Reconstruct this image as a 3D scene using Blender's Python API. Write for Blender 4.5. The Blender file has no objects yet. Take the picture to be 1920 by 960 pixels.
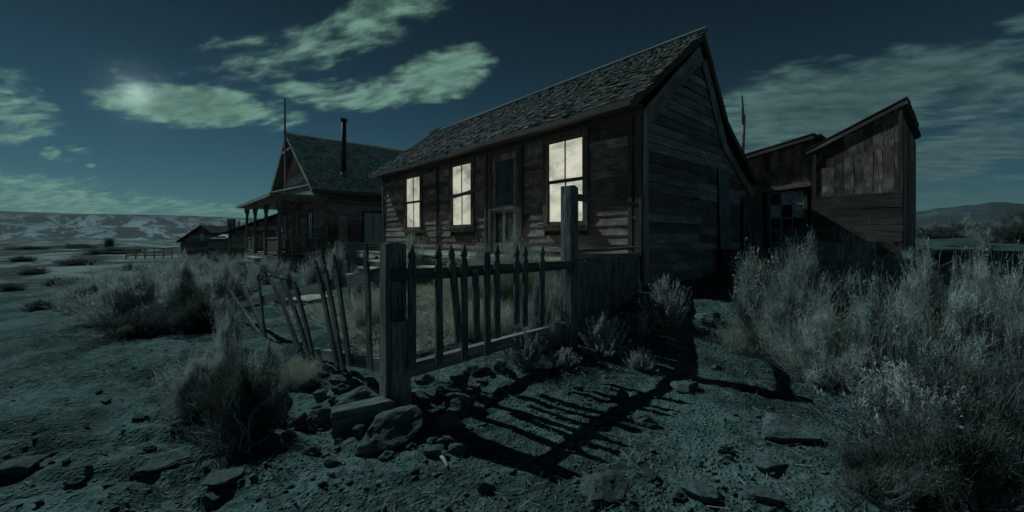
import bpy, math, random
import numpy as np
from mathutils import Vector, Matrix

random.seed(7)
RNG = np.random.default_rng(7)
SC = bpy.context.scene
COL = SC.collection
R = math.radians

# ------------------------------------------------------------------ camera
EYE = 1.25
FPX, CX, HZ = 747.0, 960.0, 445.0          # focal length, centre and eye level, in pixels of a 1920 px wide picture
cam_d = bpy.data.cameras.new('camera')
cam_d.sensor_width = 36.0
cam_d.lens = 14.0
cam_d.shift_y = -35.0 / 1920.0
cam_d.clip_start = 0.05
cam_d.clip_end = 20000
cam = bpy.data.objects.new('camera', cam_d)
COL.objects.link(cam)
cam.location = (0, 0, EYE)
cam.rotation_euler = (R(90), 0, 0)
SC.camera = cam

# ------------------------------------------------------------------ moonlight
SUN_AZ, SUN_EL = -55.5, 42.0
sun_d = bpy.data.lights.new('moonlight', 'SUN')
sun_d.energy = 1.8
sun_d.angle = R(0.5)
sun_d.color = (0.60, 0.96, 1.0)
sun = bpy.data.objects.new('moonlight', sun_d)
COL.objects.link(sun)
sv = Vector((math.sin(R(SUN_AZ)) * math.cos(R(SUN_EL)), math.cos(R(SUN_AZ)) * math.cos(R(SUN_EL)), math.sin(R(SUN_EL))))
sun.rotation_euler = sv.to_track_quat('Z', 'Y').to_euler()
sun.location = sv * 60

# ------------------------------------------------------------------ night sky with moonlit clouds
SKY_STRENGTH = 0.1
SKY_TINT = (0.088, 0.165, 0.15)
world = bpy.data.worlds.new('World')
SC.world = world
world.use_nodes = True
world.cycles.sampling_method = 'NONE'


class Nodes:
    def __init__(self, tree):
        self.t = tree
        tree.nodes.clear()

    def n(self, kind, **kw):
        nd = self.t.nodes.new('ShaderNode' + kind)
        for k, v in kw.items():
            setattr(nd, k, v)
        return nd

    def put(self, sock, v):
        if isinstance(v, bpy.types.NodeSocket):
            self.t.links.new(v, sock)
        elif v is not None:
            sock.default_value = v

    def m(self, op, a, b=None, c=None, clamp=False):
        nd = self.n('Math', operation=op, use_clamp=clamp)
        for s, v in zip(nd.inputs, (a, b, c)):
            self.put(s, v)
        return nd.outputs[0]

    def v(self, op, a, b=None, scale=None):
        nd = self.n('VectorMath', operation=op)
        self.put(nd.inputs[0], a)
        if b is not None:
            self.put(nd.inputs[1], b)
        if scale is not None:
            self.put(nd.inputs['Scale'], scale)
        return nd.outputs['Value'] if op in ('DOT_PRODUCT', 'LENGTH') else nd.outputs[0]

    def comb(self, x, y, z=0.0):
        nd = self.n('CombineXYZ')
        for s, q in zip(nd.inputs, (x, y, z)):
            self.put(s, q)
        return nd.outputs[0]

    def noise(self, vec, scale, detail=4, rough=0.5, dist=0.0, out=0):
        nd = self.n('TexNoise')
        self.put(nd.inputs['Vector'], vec)
        nd.inputs['Scale'].default_value = scale
        nd.inputs['Detail'].default_value = detail
        nd.inputs['Roughness'].default_value = rough
        nd.inputs['Distortion'].default_value = dist
        return nd.outputs[out]

    def ss(self, x, lo, hi, a=0.0, b=1.0):
        nd = self.n('MapRange', interpolation_type='SMOOTHSTEP')
        self.put(nd.inputs[0], x)
        for i, q in enumerate((lo, hi, a, b)):
            nd.inputs[i + 1].default_value = q
        return nd.outputs[0]

    def mix(self, f, a, b, blend='MIX'):
        nd = self.n('Mix', data_type='RGBA', blend_type=blend)
        self.put(nd.inputs[0], f)
        for i, q in ((6, a), (7, b)):
            if isinstance(q, tuple):
                q = (*q, 1.0) if len(q) == 3 else q
            self.put(nd.inputs[i], q)
        return nd.outputs[2]

    def scalec(self, col, f):
        return self.v('SCALE', col, scale=f)


def az_el(px, py):
    return math.atan((px - CX) / FPX), math.atan((HZ - py) / math.hypot(FPX, px - CX))


def build_sky():
    N = Nodes(world.node_tree)
    tc = N.n('TexCoord')
    d = tc.outputs['Generated']
    sep = N.n('SeparateXYZ')
    N.put(sep.inputs[0], d)
    x, y, z = sep.outputs
    az = N.m('ARCTAN2', x, y)
    el = N.m('ARCSINE', z)
    sky = N.n('TexSky', sky_type='NISHITA')
    sky.sun_disc = False
    sky.sun_elevation = R(SUN_EL)
    sky.sun_rotation = R(SUN_AZ)
    sky.altitude = 2500
    sky.air_density = 1.0
    sky.dust_density = 0.3
    sky.ozone_density = 2.0
    base = N.scalec(N.v('MULTIPLY', sky.outputs[0], SKY_TINT), N.ss(z, 0.03, 0.58, 1.04, 0.36))
    # streaky noise in the plane of the cloud deck
    zz = N.m('ADD', N.m('MAXIMUM', z, 0.0), 0.16)
    cx_, cy_ = N.m('DIVIDE', x, zz), N.m('DIVIDE', y, zz)
    rx = N.m('ADD', N.m('MULTIPLY', cx_, 0.95), N.m('MULTIPLY', cy_, -0.30))
    ry = N.m('ADD', N.m('MULTIPLY', cx_, 0.30), N.m('MULTIPLY', cy_, 0.95))
    warp = N.noise(N.comb(rx, ry, 3.1), 1.3, 3, 0.5, out=1)
    p = N.v('ADD', N.comb(N.m('MULTIPLY', rx, 0.75), N.m('MULTIPLY', ry, 1.3)), N.v('SCALE', N.v('SUBTRACT', warp, (.5, .5, .5)), scale=0.30))
    n1 = N.noise(p, 3.0, 6, 0.6)
    n2 = N.noise(N.v('MULTIPLY', p, (1.0, 1.15, 1.0)), 10.0, 5, 0.6)
    nz = N.m('ADD', N.m('MULTIPLY', N.m('SUBTRACT', n1, 0.5), 3.2), N.m('MULTIPLY', N.m('SUBTRACT', n2, 0.5), 1.9))
    blobs = [  # px, py, half width, half height, tilt (deg), weight
        (365, 200, 190, 44, -3, 2.3), (240, 183, 80, 16, -8, 0.6), (640, 180, 160, 32, -3, 1.1), (505, 205, 80, 40, -3, 0.8),
        (830, 138, 108, 58, 10, 1.7), (735, 172, 70, 30, -8, .8),
        (620, 75, 310, 50, 14, 0.85), (740, 15, 190, 55, 26, 1.1), (500, 120, 170, 38, 6, .65),
        (20, 190, 105, 62, -32, 0.95), (45, 245, 75, 22, -8, 0.6), (0, 255, 60, 20, 0, .5),
        (97, 289, 26, 15, 0, 0.8), (146, 281, 32, 11, -8, 0.75), (128, 300, 20, 8, 0, 0.6), (168, 309, 13, 8, -10, 0.6),
        (110, 378, 260, 30, -3, 1.0), (70, 340, 170, 22, -4, 0.62), (300, 385, 200, 22, -4, 0.75), (440, 398, 130, 18, 0, 0.6), (90, 400, 260, 24, 0, .9),
        (1530, 205, 290, 100, 8, 2.0), (1700, 150, 230, 70, 6, 1.5), (1420, 240, 140, 75, 0, 1.4), (1840, 180, 190, 66, 8, 1.2),
        (1790, 290, 220, 62, 14, 1.5), (1740, 370, 110, 24, 14, .55),
        (1900, 62, 60, 22, 18, 0.7), (1900, 40, 40, 12, 10, .5), (1880, 330, 120, 40, 20, .5)]
    D = None
    ae = N.comb(az, el)
    for (px, py, hw, hh, tilt, w) in blobs:
        a0, e0 = az_el(px, py)
        ct, st = math.cos(R(tilt)), math.sin(R(tilt))
        a1, e1 = az_el(px + 8 * ct, py - 8 * st)
        a2, e2 = az_el(px - 8 * st, py - 8 * ct)
        t = math.atan2(e1 - e0, a1 - a0)
        sw = math.hypot(a1 - a0, e1 - e0) * hw / 8
        sh = abs(-(a2 - a0) * math.sin(t) + (e2 - e0) * math.cos(t)) * hh / 8
        mp = N.n('Mapping', vector_type='TEXTURE')
        N.put(mp.inputs['Vector'], ae)
        mp.inputs['Location'].default_value = (a0, e0, 0)
        mp.inputs['Rotation'].default_value = (0, 0, t)
        mp.inputs['Scale'].default_value = (sw, sh, 1)
        b = N.m('MULTIPLY_ADD', N.v('DOT_PRODUCT', mp.outputs[0], mp.outputs[0]), -w, w)
        D = b if D is None else N.m('MAXIMUM', D, b)
    D = N.m('MAXIMUM', D, -2.5)
    # the rest of the sky carries the same broken cloud
    wide = N.noise(N.comb(rx, ry, 8.0), 0.9, 2, 0.5)
    other = N.m('MAXIMUM', N.ss(N.m('ABSOLUTE', az), R(56), R(70)), N.ss(el, R(33), R(42)))
    gen = N.m('SUBTRACT', N.m('MULTIPLY', wide, 5.0), 2.75)
    gen = N.m('ADD', N.m('MULTIPLY', gen, other), N.m('MULTIPLY', N.m('SUBTRACT', 1.0, other), -3.0))
    D = N.m('MAXIMUM', D, gen)
    cov = N.m('SUBTRACT', N.m('ADD', D, nz), 0.16)
    alpha = N.m('MULTIPLY', N.ss(cov, -0.1, 1.5), N.ss(z, -0.01, 0.03))
    # brightness falls away from the veiled moon
    am, em = az_el(258, 178)
    mdir = (math.sin(am) * math.cos(em), math.cos(am) * math.cos(em), math.sin(em))
    dm = N.v('DOT_PRODUCT', d, mdir)
    near = N.ss(dm, 0.1, 0.93)
    thick = N.ss(cov, 0.45, 2.1)
    ccol = N.mix(near, (0.66, 1.3, 1.28), (1.75, 3.3, 2.55))
    dark = N.mix(near, (0.34, 0.70, 0.76), (0.72, 1.5, 1.3))
    body = N.m('MULTIPLY', thick, N.m('ADD', 0.35, N.m('MULTIPLY', n1, 0.75)), clamp=True)
    ccol = N.mix(body, ccol, dark)
    ccol = N.scalec(ccol, N.ss(n2, 0.30, 0.68, 0.62, 1.18))
    col = N.mix(alpha, base, ccol)
    glow = N.m('ADD', N.m('MULTIPLY', N.m('POWER', N.m('MAXIMUM', dm, 0.0), 5200.0), 2.2), N.m('MULTIPLY', N.m('POWER', N.m('MAXIMUM', dm, 0.0), 1100.0), 0.5))
    col = N.v('ADD', col, N.scalec((0.8, 1.05, 1.0), glow))
    bg = N.n('Background')
    N.put(bg.inputs[0], col)
    bg.inputs[1].default_value = SKY_STRENGTH
    out = N.n('OutputWorld')
    N.t.links.new(bg.outputs[0], out.inputs[0])


build_sky()

# ------------------------------------------------------------------ exposure and renderer
SC.view_settings.view_transform = 'Standard'
SC.view_settings.look = 'None'
SC.view_settings.exposure = 0.0
SC.view_settings.gamma = 1.0
SC.render.engine = 'CYCLES'
SC.cycles.max_bounces = 4
SC.cycles.diffuse_bounces = 2
SC.cycles.glossy_bounces = 2
SC.cycles.transparent_max_bounces = 8
SC.cycles.use_denoising = True
SC.cycles.use_adaptive_sampling = True
SC.cycles.adaptive_threshold = 0.012
SC.cycles.adaptive_min_samples = 12


# ------------------------------------------------------------------ helpers
def tag(o, label=None, cat=None, group=None, kind=None):
    if label:
        o['label'] = label
    if cat:
        o['category'] = cat
    if group:
        o['group'] = group
    if kind:
        o['kind'] = kind
    return o


def empty(name, loc=(0, 0, 0), rz=0.0):
    o = bpy.data.objects.new(name, None)
    COL.objects.link(o)
    o.location = loc
    o.rotation_euler = (0, 0, rz)
    o.empty_display_size = 0.2
    return o


def link(name, mesh, parent=None, mat=None, loc=None, rot=None):
    o = bpy.data.objects.new(name, mesh)
    COL.objects.link(o)
    if mat is not None and not mesh.materials:
        mesh.materials.append(mat)
    if parent is not None:
        o.parent = parent
    if loc is not None:
        o.location = loc
    if rot is not None:
        o.rotation_euler = rot
    return o


def np_mesh(name, V, F, smooth=False):
    """V (n,3), F (m,k) with one face size"""
    V = np.ascontiguousarray(V, dtype=np.float32)
    F = np.ascontiguousarray(F, dtype=np.int32)
    me = bpy.data.meshes.new(name)
    k = F.shape[1]
    me.vertices.add(len(V))
    me.vertices.foreach_set('co', V.ravel())
    me.loops.add(F.size)
    me.loops.foreach_set('vertex_index', F.ravel())
    me.polygons.add(len(F))
    me.polygons.foreach_set('loop_start', np.arange(len(F), dtype=np.int32) * k)
    me.polygons.foreach_set('loop_total', np.full(len(F), k, dtype=np.int32))
    if smooth:
        me.polygons.foreach_set('use_smooth', np.ones(len(F), dtype=bool))
    me.update(calc_edges=True)
    return me


class MB:
    def __init__(self):
        self.V, self.F = [], []

    def add(self, V, F):
        b = len(self.V)
        self.V += [tuple(v) for v in V]
        self.F += [tuple(i + b for i in f) for f in F]
        return self

    def box(self, x0, x1, y0, y1, z0, z1):
        V = [(x0, y0, z0), (x1, y0, z0), (x1, y1, z0), (x0, y1, z0), (x0, y0, z1), (x1, y0, z1), (x1, y1, z1), (x0, y1, z1)]
        return self.add(V, [(0, 3, 2, 1), (4, 5, 6, 7), (0, 1, 5, 4), (1, 2, 6, 5), (2, 3, 7, 6), (3, 0, 4, 7)])

    def prism(self, poly, a, b, axis='x'):
        """poly: list of (u, z); extruded along axis from a to b"""
        n = len(poly)
        f = (lambda t, u, z: (t, u, z)) if axis == 'x' else (lambda t, u, z: (u, t, z))
        V = [f(a, u, z) for u, z in poly] + [f(b, u, z) for u, z in poly]
        F = [tuple(range(n)), tuple(range(2 * n - 1, n - 1, -1))]
        F += [(i, n + i, n + (i + 1) % n, (i + 1) % n) for i in range(n)]
        return self.add(V, F)

    def tube(self, pts, rad, seg=8, caps=True):
        pts = [Vector(p) for p in pts]
        if not hasattr(rad, '__len__'):
            rad = [rad] * len(pts)
        b = len(self.V)
        for i, p in enumerate(pts):
            t = (pts[min(i + 1, len(pts) - 1)] - pts[max(i - 1, 0)]).normalized()
            a = t.orthogonal().normalized() if abs(t.z) < .95 else Vector((1, 0, 0))
            a = (a - t * a.dot(t)).normalized()
            c = t.cross(a)
            for k in range(seg):
                an = 2 * math.pi * k / seg
                self.V.append(tuple(p + (a * math.cos(an) + c * math.sin(an)) * rad[i]))
        for i in range(len(pts) - 1):
            for k in range(seg):
                k2 = (k + 1) % seg
                self.F.append((b + i * seg + k, b + i * seg + k2, b + (i + 1) * seg + k2, b + (i + 1) * seg + k))
        if caps:
            self.F.append(tuple(b + k for k in range(seg - 1, -1, -1)))
            self.F.append(tuple(b + (len(pts) - 1) * seg + k for k in range(seg)))
        return self

    def build(self, name, mat, parent=None, smooth=False):
        me = bpy.data.meshes.new(name)
        me.from_pydata(self.V, [], self.F)
        if smooth:
            me.polygons.foreach_set('use_smooth', np.ones(len(me.polygons), dtype=bool))
        me.update()
        me.materials.append(mat)
        return link(name, me, parent)


# unit boards: length along x, width along y, thickness along z, slightly warped and worn
_board_cache = {}


def board_mesh(mat, v):
    key = (mat.name, v)
    if key not in _board_cache:
        rr = random.Random(v * 13 + 5)
        n = 4
        V, F = [], []
        for i in range(n + 1):
            x = -.5 + i / n
            wl, wh = -.5 + rr.uniform(-.035, .035), .5 + rr.uniform(-.035, .035)
            b = rr.uniform(-.10, .10)
            ex = rr.uniform(-.004, .004) if i in (0, n) else 0
            V += [(x + ex, wl, -.5 + b), (x + ex * rr.uniform(-1, 2), wh, -.5 + b), (x + ex, wh, .5 + b), (x + ex, wl, .5 + b)]
        for i in range(n):
            a, c = i * 4, i * 4 + 4
            for k in range(4):
                k2 = (k + 1) % 4
                F.append((a + k, a + k2, c + k2, c + k))
        F += [(3, 2, 1, 0), (n * 4, n * 4 + 1, n * 4 + 2, n * 4 + 3)]
        me = bpy.data.meshes.new('board')
        me.from_pydata(V, [], F)
        me.update()
        me.materials.append(mat)
        _board_cache[key] = me
    return _board_cache[key]


def plank(name, parent, p0, p1, w, t, n, mat, v=None):
    """a board from p0 to p1, width w, thickness t, its face towards n"""
    p0, p1, n = Vector(p0), Vector(p1), Vector(n)
    x = p1 - p0
    L = x.length
    x.normalize()
    y = n.cross(x).normalized()
    z = x.cross(y)
    o = bpy.data.objects.new(name, board_mesh(mat, random.randrange(7) if v is None else v))
    COL.objects.link(o)
    o.parent = parent
    c = (p0 + p1) / 2
    M = Matrix(((x.x * L, y.x * w, z.x * t, c.x), (x.y * L, y.y * w, z.y * t, c.y), (x.z * L, y.z * w, z.z * t, c.z), (0, 0, 0, 1)))
    o.matrix_basis = M
    return o


# ------------------------------------------------------------------ materials
def new_mat(name):
    m = bpy.data.materials.new(name)
    m.use_nodes = True
    return m, Nodes(m.node_tree)


def finish(N, col, rough=.9, bump=None, bstr=.4, bdist=.01, spec=.2, metal=0.0):
    b = N.n('BsdfPrincipled')
    N.put(b.inputs['Base Color'], col if not isinstance(col, tuple) else (*col, 1))
    N.put(b.inputs['Roughness'], rough)
    b.inputs['Specular IOR Level'].default_value = spec
    b.inputs['Metallic'].default_value = metal
    if bump is not None:
        bn = N.n('Bump')
        bn.inputs['Strength'].default_value = bstr
        bn.inputs['Distance'].default_value = bdist
        N.put(bn.inputs['Height'], bump)
        N.t.links.new(bn.outputs[0], b.inputs['Normal'])
    o = N.n('OutputMaterial')
    N.t.links.new(b.outputs[0], o.inputs[0])
    return b


def wood(name, dark, light, scl=(4, 11, 3), vary=.55, bd=.008, rough=.9, pale=None):
    """weathered boards; scl is in board units, so the grain runs along the board"""
    m, N = new_mat(name)
    tc, oi = N.n('TexCoord'), N.n('ObjectInfo')
    rnd = oi.outputs['Random']
    off = N.comb(N.m('MULTIPLY', rnd, 91.7), N.m('MULTIPLY', rnd, 37.3), N.m('MULTIPLY', rnd, 53.1))
    p = N.v('ADD', N.v('MULTIPLY', tc.outputs['Object'], scl), off)
    g = N.noise(p, 1.0, 5, .72)
    fine = N.noise(N.v('MULTIPLY', p, (1.2, 3.2, 1.0)), 1.6, 3, .65)
    stain = N.noise(N.v('ADD', N.v('MULTIPLY', tc.outputs['Object'], (3.0, .8, 1)), off), 1.1, 2, .55)
    f = N.ss(N.m('ADD', N.m('MULTIPLY', g, .6), N.m('MULTIPLY', fine, .4)), .38, .62)
    col = N.mix(f, dark, light)
    if pale:
        col = N.mix(N.m('MULTIPLY', N.ss(stain, .5, .72), .7), col, pale)
    val = N.m('ADD', 1 - vary / 2, N.m('MULTIPLY', N.m('FRACT', N.m('MULTIPLY', rnd, 7.31)), vary))
    val = N.m('MULTIPLY', val, N.ss(stain, .2, .75, .62, 1.3))
    col = N.scalec(col, val)
    finish(N, col, rough, g, .8, bd)
    return m


def plain_wood(name, dark, light, bd=.006, axis=(7, 7, 1.2)):
    """for joined frames: metric grain"""
    m, N = new_mat(name)
    tc = N.n('TexCoord')
    p = N.v('MULTIPLY', tc.outputs['Object'], axis)
    g = N.noise(p, 4.0, 5, .68)
    st = N.noise(tc.outputs['Object'], 1.7, 2, .6)
    col = N.scalec(N.mix(N.ss(g, .35, .65), dark, light), N.ss(st, .3, .7, .65, 1.25))
    finish(N, col, .9, g, .6, bd)
    return m


M = {}
M['siding'] = wood('weathered_siding', (.14, .09, .076), (.45, .31, .26), (5, 13, 2), .9, pale=(.42, .34, .30))
M['gable'] = wood('dark_siding', (.20, .145, .13), (.47, .355, .315), (5, 13, 2), .9, pale=(.40, .34, .315))  # siding of the shaded walls, colour raised in place of fill light
M['shed'] = wood('shed_boards', (.13, .08, .062), (.36, .24, .19), (4, 13, 2), .9, pale=(.44, .33, .28))
M['trim_board'] = wood('dark_trim_board', (.075, .054, .048), (.21, .155, .135), (4, 12, 3), .5)
M['fence'] = wood('fence_wood', (.10, .085, .08), (.27, .23, .215), (4, 3, 3), .5)
M['post'] = wood('post_wood', (.13, .11, .10), (.40, .35, .315), (3.0, 5, 5), .45, .012)
M['deck'] = wood('deck_boards', (.30, .25, .19), (.68, .60, .48), (7, 4, 2), .5)  # paled so the boards carry the windows' glow in their colour
M['shingle'] = wood('wood_shingle', (.06, .05, .045), (.22, .185, .165), (1.6, 5, 2), .95, .006)
M['lshingle'] = plain_wood('grey_shingle', (.16, .17, .165), (.34, .36, .34), axis=(6, 2, 6))
M['trim'] = plain_wood('trim_wood', (.10, .075, .068), (.25, .195, .175))
M['far_siding'] = wood('far_house_siding', (.17, .12, .105), (.44, .33, .29), (6, 10, 2), .9)
M['inner'] = plain_wood('old_wall_boarding', (.035, .03, .028), (.08, .07, .065))
M['roofdeck'] = plain_wood('roof_boarding', (.05, .045, .04), (.12, .105, .095))


def metal_mat(name, c, rough, metal=.6):
    m, N = new_mat(name)
    tc = N.n('TexCoord')
    g = N.noise(tc.outputs['Object'], 5, 7, .65)
    col = N.scalec(N.mix(N.ss(g, .45, .7), c, (c[0] * 1.1, c[1] * .75, c[2] * .6)), N.ss(N.noise(tc.outputs['Object'], 2, 3), .3, .7, .7, 1.2))
    finish(N, col, rough, g, .2, .004, .4, metal)
    return m


M['tin'] = metal_mat('galvanised_tin', (.22, .26, .31), .55)
M['iron'] = metal_mat('rusty_iron', (.09, .075, .07), .7, .5)


def lit_pane(name, power, seed):
    m, N = new_mat(name)
    tc = N.n('TexCoord')
    p = N.v('ADD', tc.outputs['Object'], (seed, seed * 2.3, seed * .7))
    a = N.noise(N.v('MULTIPLY', p, (1.0, 1.0, 1.9)), 1.3, 4, .5, .6)
    b = N.noise(N.v('MULTIPLY', p, (1.2, 1.0, 2.6)), 5.0, 5, .6, .4)
    f = N.ss(N.m('ADD', N.m('MULTIPLY', a, .75), N.m('MULTIPLY', b, .25)), .30, .62)
    col = N.mix(f, (.24, .25, .20), (.63, .63, .50))  # blotches in the glow imitate clouds reflected in the glass
    e = N.n('Emission')
    N.put(e.inputs[0], col)
    e.inputs[1].default_value = power
    g = N.n('BsdfGlossy')
    g.inputs['Roughness'].default_value = .06
    g.inputs['Color'].default_value = (.08, .08, .08, 1)
    ad = N.n('AddShader')
    N.t.links.new(e.outputs[0], ad.inputs[0])
    N.t.links.new(g.outputs[0], ad.inputs[1])
    o = N.n('OutputMaterial')
    N.t.links.new(ad.outputs[0], o.inputs[0])
    return m


def glass_mat():
    m, N = new_mat('old_window_glass')
    tc = N.n('TexCoord')
    g = N.noise(tc.outputs['Object'], 3, 3, .5)
    b = finish(N, (.03, .04, .045), .08, g, .06, .02, .6)
    return m


M['glass'] = glass_mat()
m_, N_ = new_mat('lace_curtain')
finish(N_, N_.mix(N_.ss(N_.noise(N_.n('TexCoord').outputs['Object'], 14, 6, .7), .4, .6), (.40, .44, .47), (.78, .82, .84)), .12, spec=1.0)
M['curtain'] = m_  # pale curtain, lightened further in place of sky reflected in the panes
m_, N_ = new_mat('sash_paint')
finish(N_, (.10, .12, .12), .7)
M['sash'] = m_


def ground_mat():
    m, N = new_mat('dry_stony_ground')
    geo = N.n('NewGeometry')
    P = geo.outputs['Position']
    mid = N.noise(P, 1.1, 5, .68)
    fine = N.noise(P, 16, 4, .72)
    vor = N.n('TexVoronoi', feature='F1')
    N.put(vor.inputs['Vector'], P)
    vor.inputs['Scale'].default_value = 38
    peb = N.ss(vor.outputs['Distance'], .1, .5, 1, 0)
    c = N.mix(N.ss(mid, .40, .62), (.028, .042, .041), (.118, .162, .152))
    dusty = N.ss(N.noise(P, .8, 3, .6), .44, .58, .95, .25)
    c = N.mix(N.m('MULTIPLY', N.ss(fine, .45, .62), N.m('MULTIPLY', dusty, .6)), c, (.175, .225, .21))
    c = N.mix(N.m('MULTIPLY', N.ss(fine, .47, .36), N.m('MULTIPLY', dusty, .7)), c, (.05, .045, .04))
    # farther off: bands of pale earth and dark scrub at left, brush at right
    sx = N.n('SeparateXYZ')
    N.put(sx.inputs[0], P)
    dist = N.v('LENGTH', N.comb(sx.outputs[0], sx.outputs[1]))
    farm = N.ss(dist, 12, 34)
    tang = N.m('ADD', N.m('MULTIPLY', sx.outputs[0], .72), N.m('MULTIPLY', sx.outputs[1], .69))
    rad = N.m('ADD', N.m('MULTIPLY', sx.outputs[0], -.69), N.m('MULTIPLY', sx.outputs[1], .72))
    band = N.noise(N.comb(N.m('MULTIPLY', tang, .11), N.m('MULTIPLY', rad, .045)), 1.0, 5, .62, .6)
    fc = N.mix(N.ss(band, .47, .57), (.06, .058, .05), (.30, .30, .29))
    fc = N.mix(N.ss(sx.outputs[0], 2, 9), fc, (.075, .075, .062))
    c = N.mix(farm, c, fc)
    hill = N.ss(dist, 190, 330)
    hs = N.noise(N.comb(N.m('MULTIPLY', tang, .07), N.m('MULTIPLY', rad, .016)), 1.0, 7, .72, .5)
    hp = N.noise(N.comb(N.m('MULTIPLY', tang, .009), N.m('MULTIPLY', rad, .004)), 1.0, 3, .6)
    hf = N.m('MULTIPLY', N.ss(hs, .46, .56), N.ss(hp, .32, .56))
    hc = N.mix(hf, (.085, .085, .085), (.38, .40, .44))
    hc = N.mix(N.ss(sx.outputs[2], 22, 26.5), hc, (.035, .036, .035))
    c = N.mix(hill, c, hc)
    c = N.mix(N.ss(dist, 900, 1500), c, N.mix(N.ss(N.noise(P, .004, 4, .65), .4, .62), (.05, .055, .06), (.11, .12, .13)))  # mountains, with a slight blue haze put into their colour
    bh = N.m('ADD', fine, N.m('MULTIPLY', peb, .4))
    finish(N, c, .95, bh, .9, .03, .1)
    return m


M['ground'] = ground_mat()


def rock_mat(name, c0, c1):
    m, N = new_mat(name)
    tc, oi = N.n('TexCoord'), N.n('ObjectInfo')
    p = N.v('ADD', tc.outputs['Object'], N.scalec((31.0, 17.0, 9.0), oi.outputs['Random']))
    a = N.noise(p, 2.4, 5, .68)
    b = N.noise(p, 14, 4, .68)
    c = N.mix(N.ss(a, .35, .65), c0, c1)
    c = N.mix(N.m('MULTIPLY', N.ss(b, .52, .66), .55), c, (.29, .32, .30))
    c = N.scalec(c, N.m('ADD', .7, N.m('MULTIPLY', oi.outputs['Random'], .5)))
    finish(N, c, .92, b, .8, .02, .2)
    return m


M['rock'] = rock_mat('grey_field_stone', (.075, .088, .092), (.185, .205, .20))


def leaf_mat(name, c0, c1, trans=.25):
    m, N = new_mat(name)
    oi, geo = N.n('ObjectInfo'), N.n('NewGeometry')
    n = N.noise(geo.outputs['Position'], 6.0, 3, .6)
    c = N.mix(N.ss(n, .35, .65), c0, c1)
    c = N.scalec(c, N.m('ADD', .75, N.m('MULTIPLY', oi.outputs['Random'], .5)))
    d = N.n('BsdfDiffuse')
    N.put(d.inputs[0], c)
    t = N.n('BsdfTranslucent')
    N.put(t.inputs[0], c)
    mx = N.n('MixShader')
    mx.inputs[0].default_value = trans
    N.t.links.new(d.outputs[0], mx.inputs[1])
    N.t.links.new(t.outputs[0], mx.inputs[2])
    o = N.n('OutputMaterial')
    N.t.links.new(mx.outputs[0], o.inputs[0])
    return m


M['brush'] = leaf_mat('rabbitbrush_twigs', (.27, .275, .25), (.62, .61, .56), .4)
M['sage'] = leaf_mat('sagebrush_leaves', (.30, .30, .28), (.68, .66, .62), .35)
M['straw'] = leaf_mat('dry_grass_blades', (.40, .375, .30), (.72, .67, .55), .35)  # dry blades, paled to put window glow into the yard
M['twig'] = leaf_mat('dead_branches', (.14, .125, .115), (.36, .32, .30), .0)
M['head'] = leaf_mat('seed_heads', (.40, .41, .33), (.60, .60, .50))
M['dusk_leaf'] = leaf_mat('dark_scrub', (.09, .095, .085), (.25, .25, .225), .3)  # dark scrub, deepened to put corner falloff into the near right bushes


# ------------------------------------------------------------------ terrain
def _hash(ix, iy, seed):
    h = (ix.astype(np.int64) * 374761393 + iy.astype(np.int64) * 668265263 + seed * 2147483647) & 0xFFFFFFFF
    h = ((h ^ (h >> 13)) * 1274126177) & 0xFFFFFFFF
    h = h ^ (h >> 16)
    return (h & 0xFFFFFF) / float(0xFFFFFF)


def vnoise(x, y, seed=0):
    x0, y0 = np.floor(x), np.floor(y)
    fx, fy = x - x0, y - y0
    fx, fy = fx * fx * fx * (fx * (fx * 6 - 15) + 10), fy * fy * fy * (fy * (fy * 6 - 15) + 10)
    a, b = _hash(x0, y0, seed), _hash(x0 + 1, y0, seed)
    c, d = _hash(x0, y0 + 1, seed), _hash(x0 + 1, y0 + 1, seed)
    return (a + (b - a) * fx) * (1 - fy) + (c + (d - c) * fx) * fy


def fbm(x, y, oct=4, seed=0, gain=.5):
    s, a, t = 0, 1, 0
    for i in range(oct):
        s = s + a * vnoise(x, y, seed + i)
        t += a
        a *= gain
        x, y = x * 2.03 + 7.1, y * 2.03 + 3.7
    return s / t - .5


def S(a, b, x):
    t = np.clip((x - a) / (b - a), 0, 1)
    return t * t * (3 - 2 * t)


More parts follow.
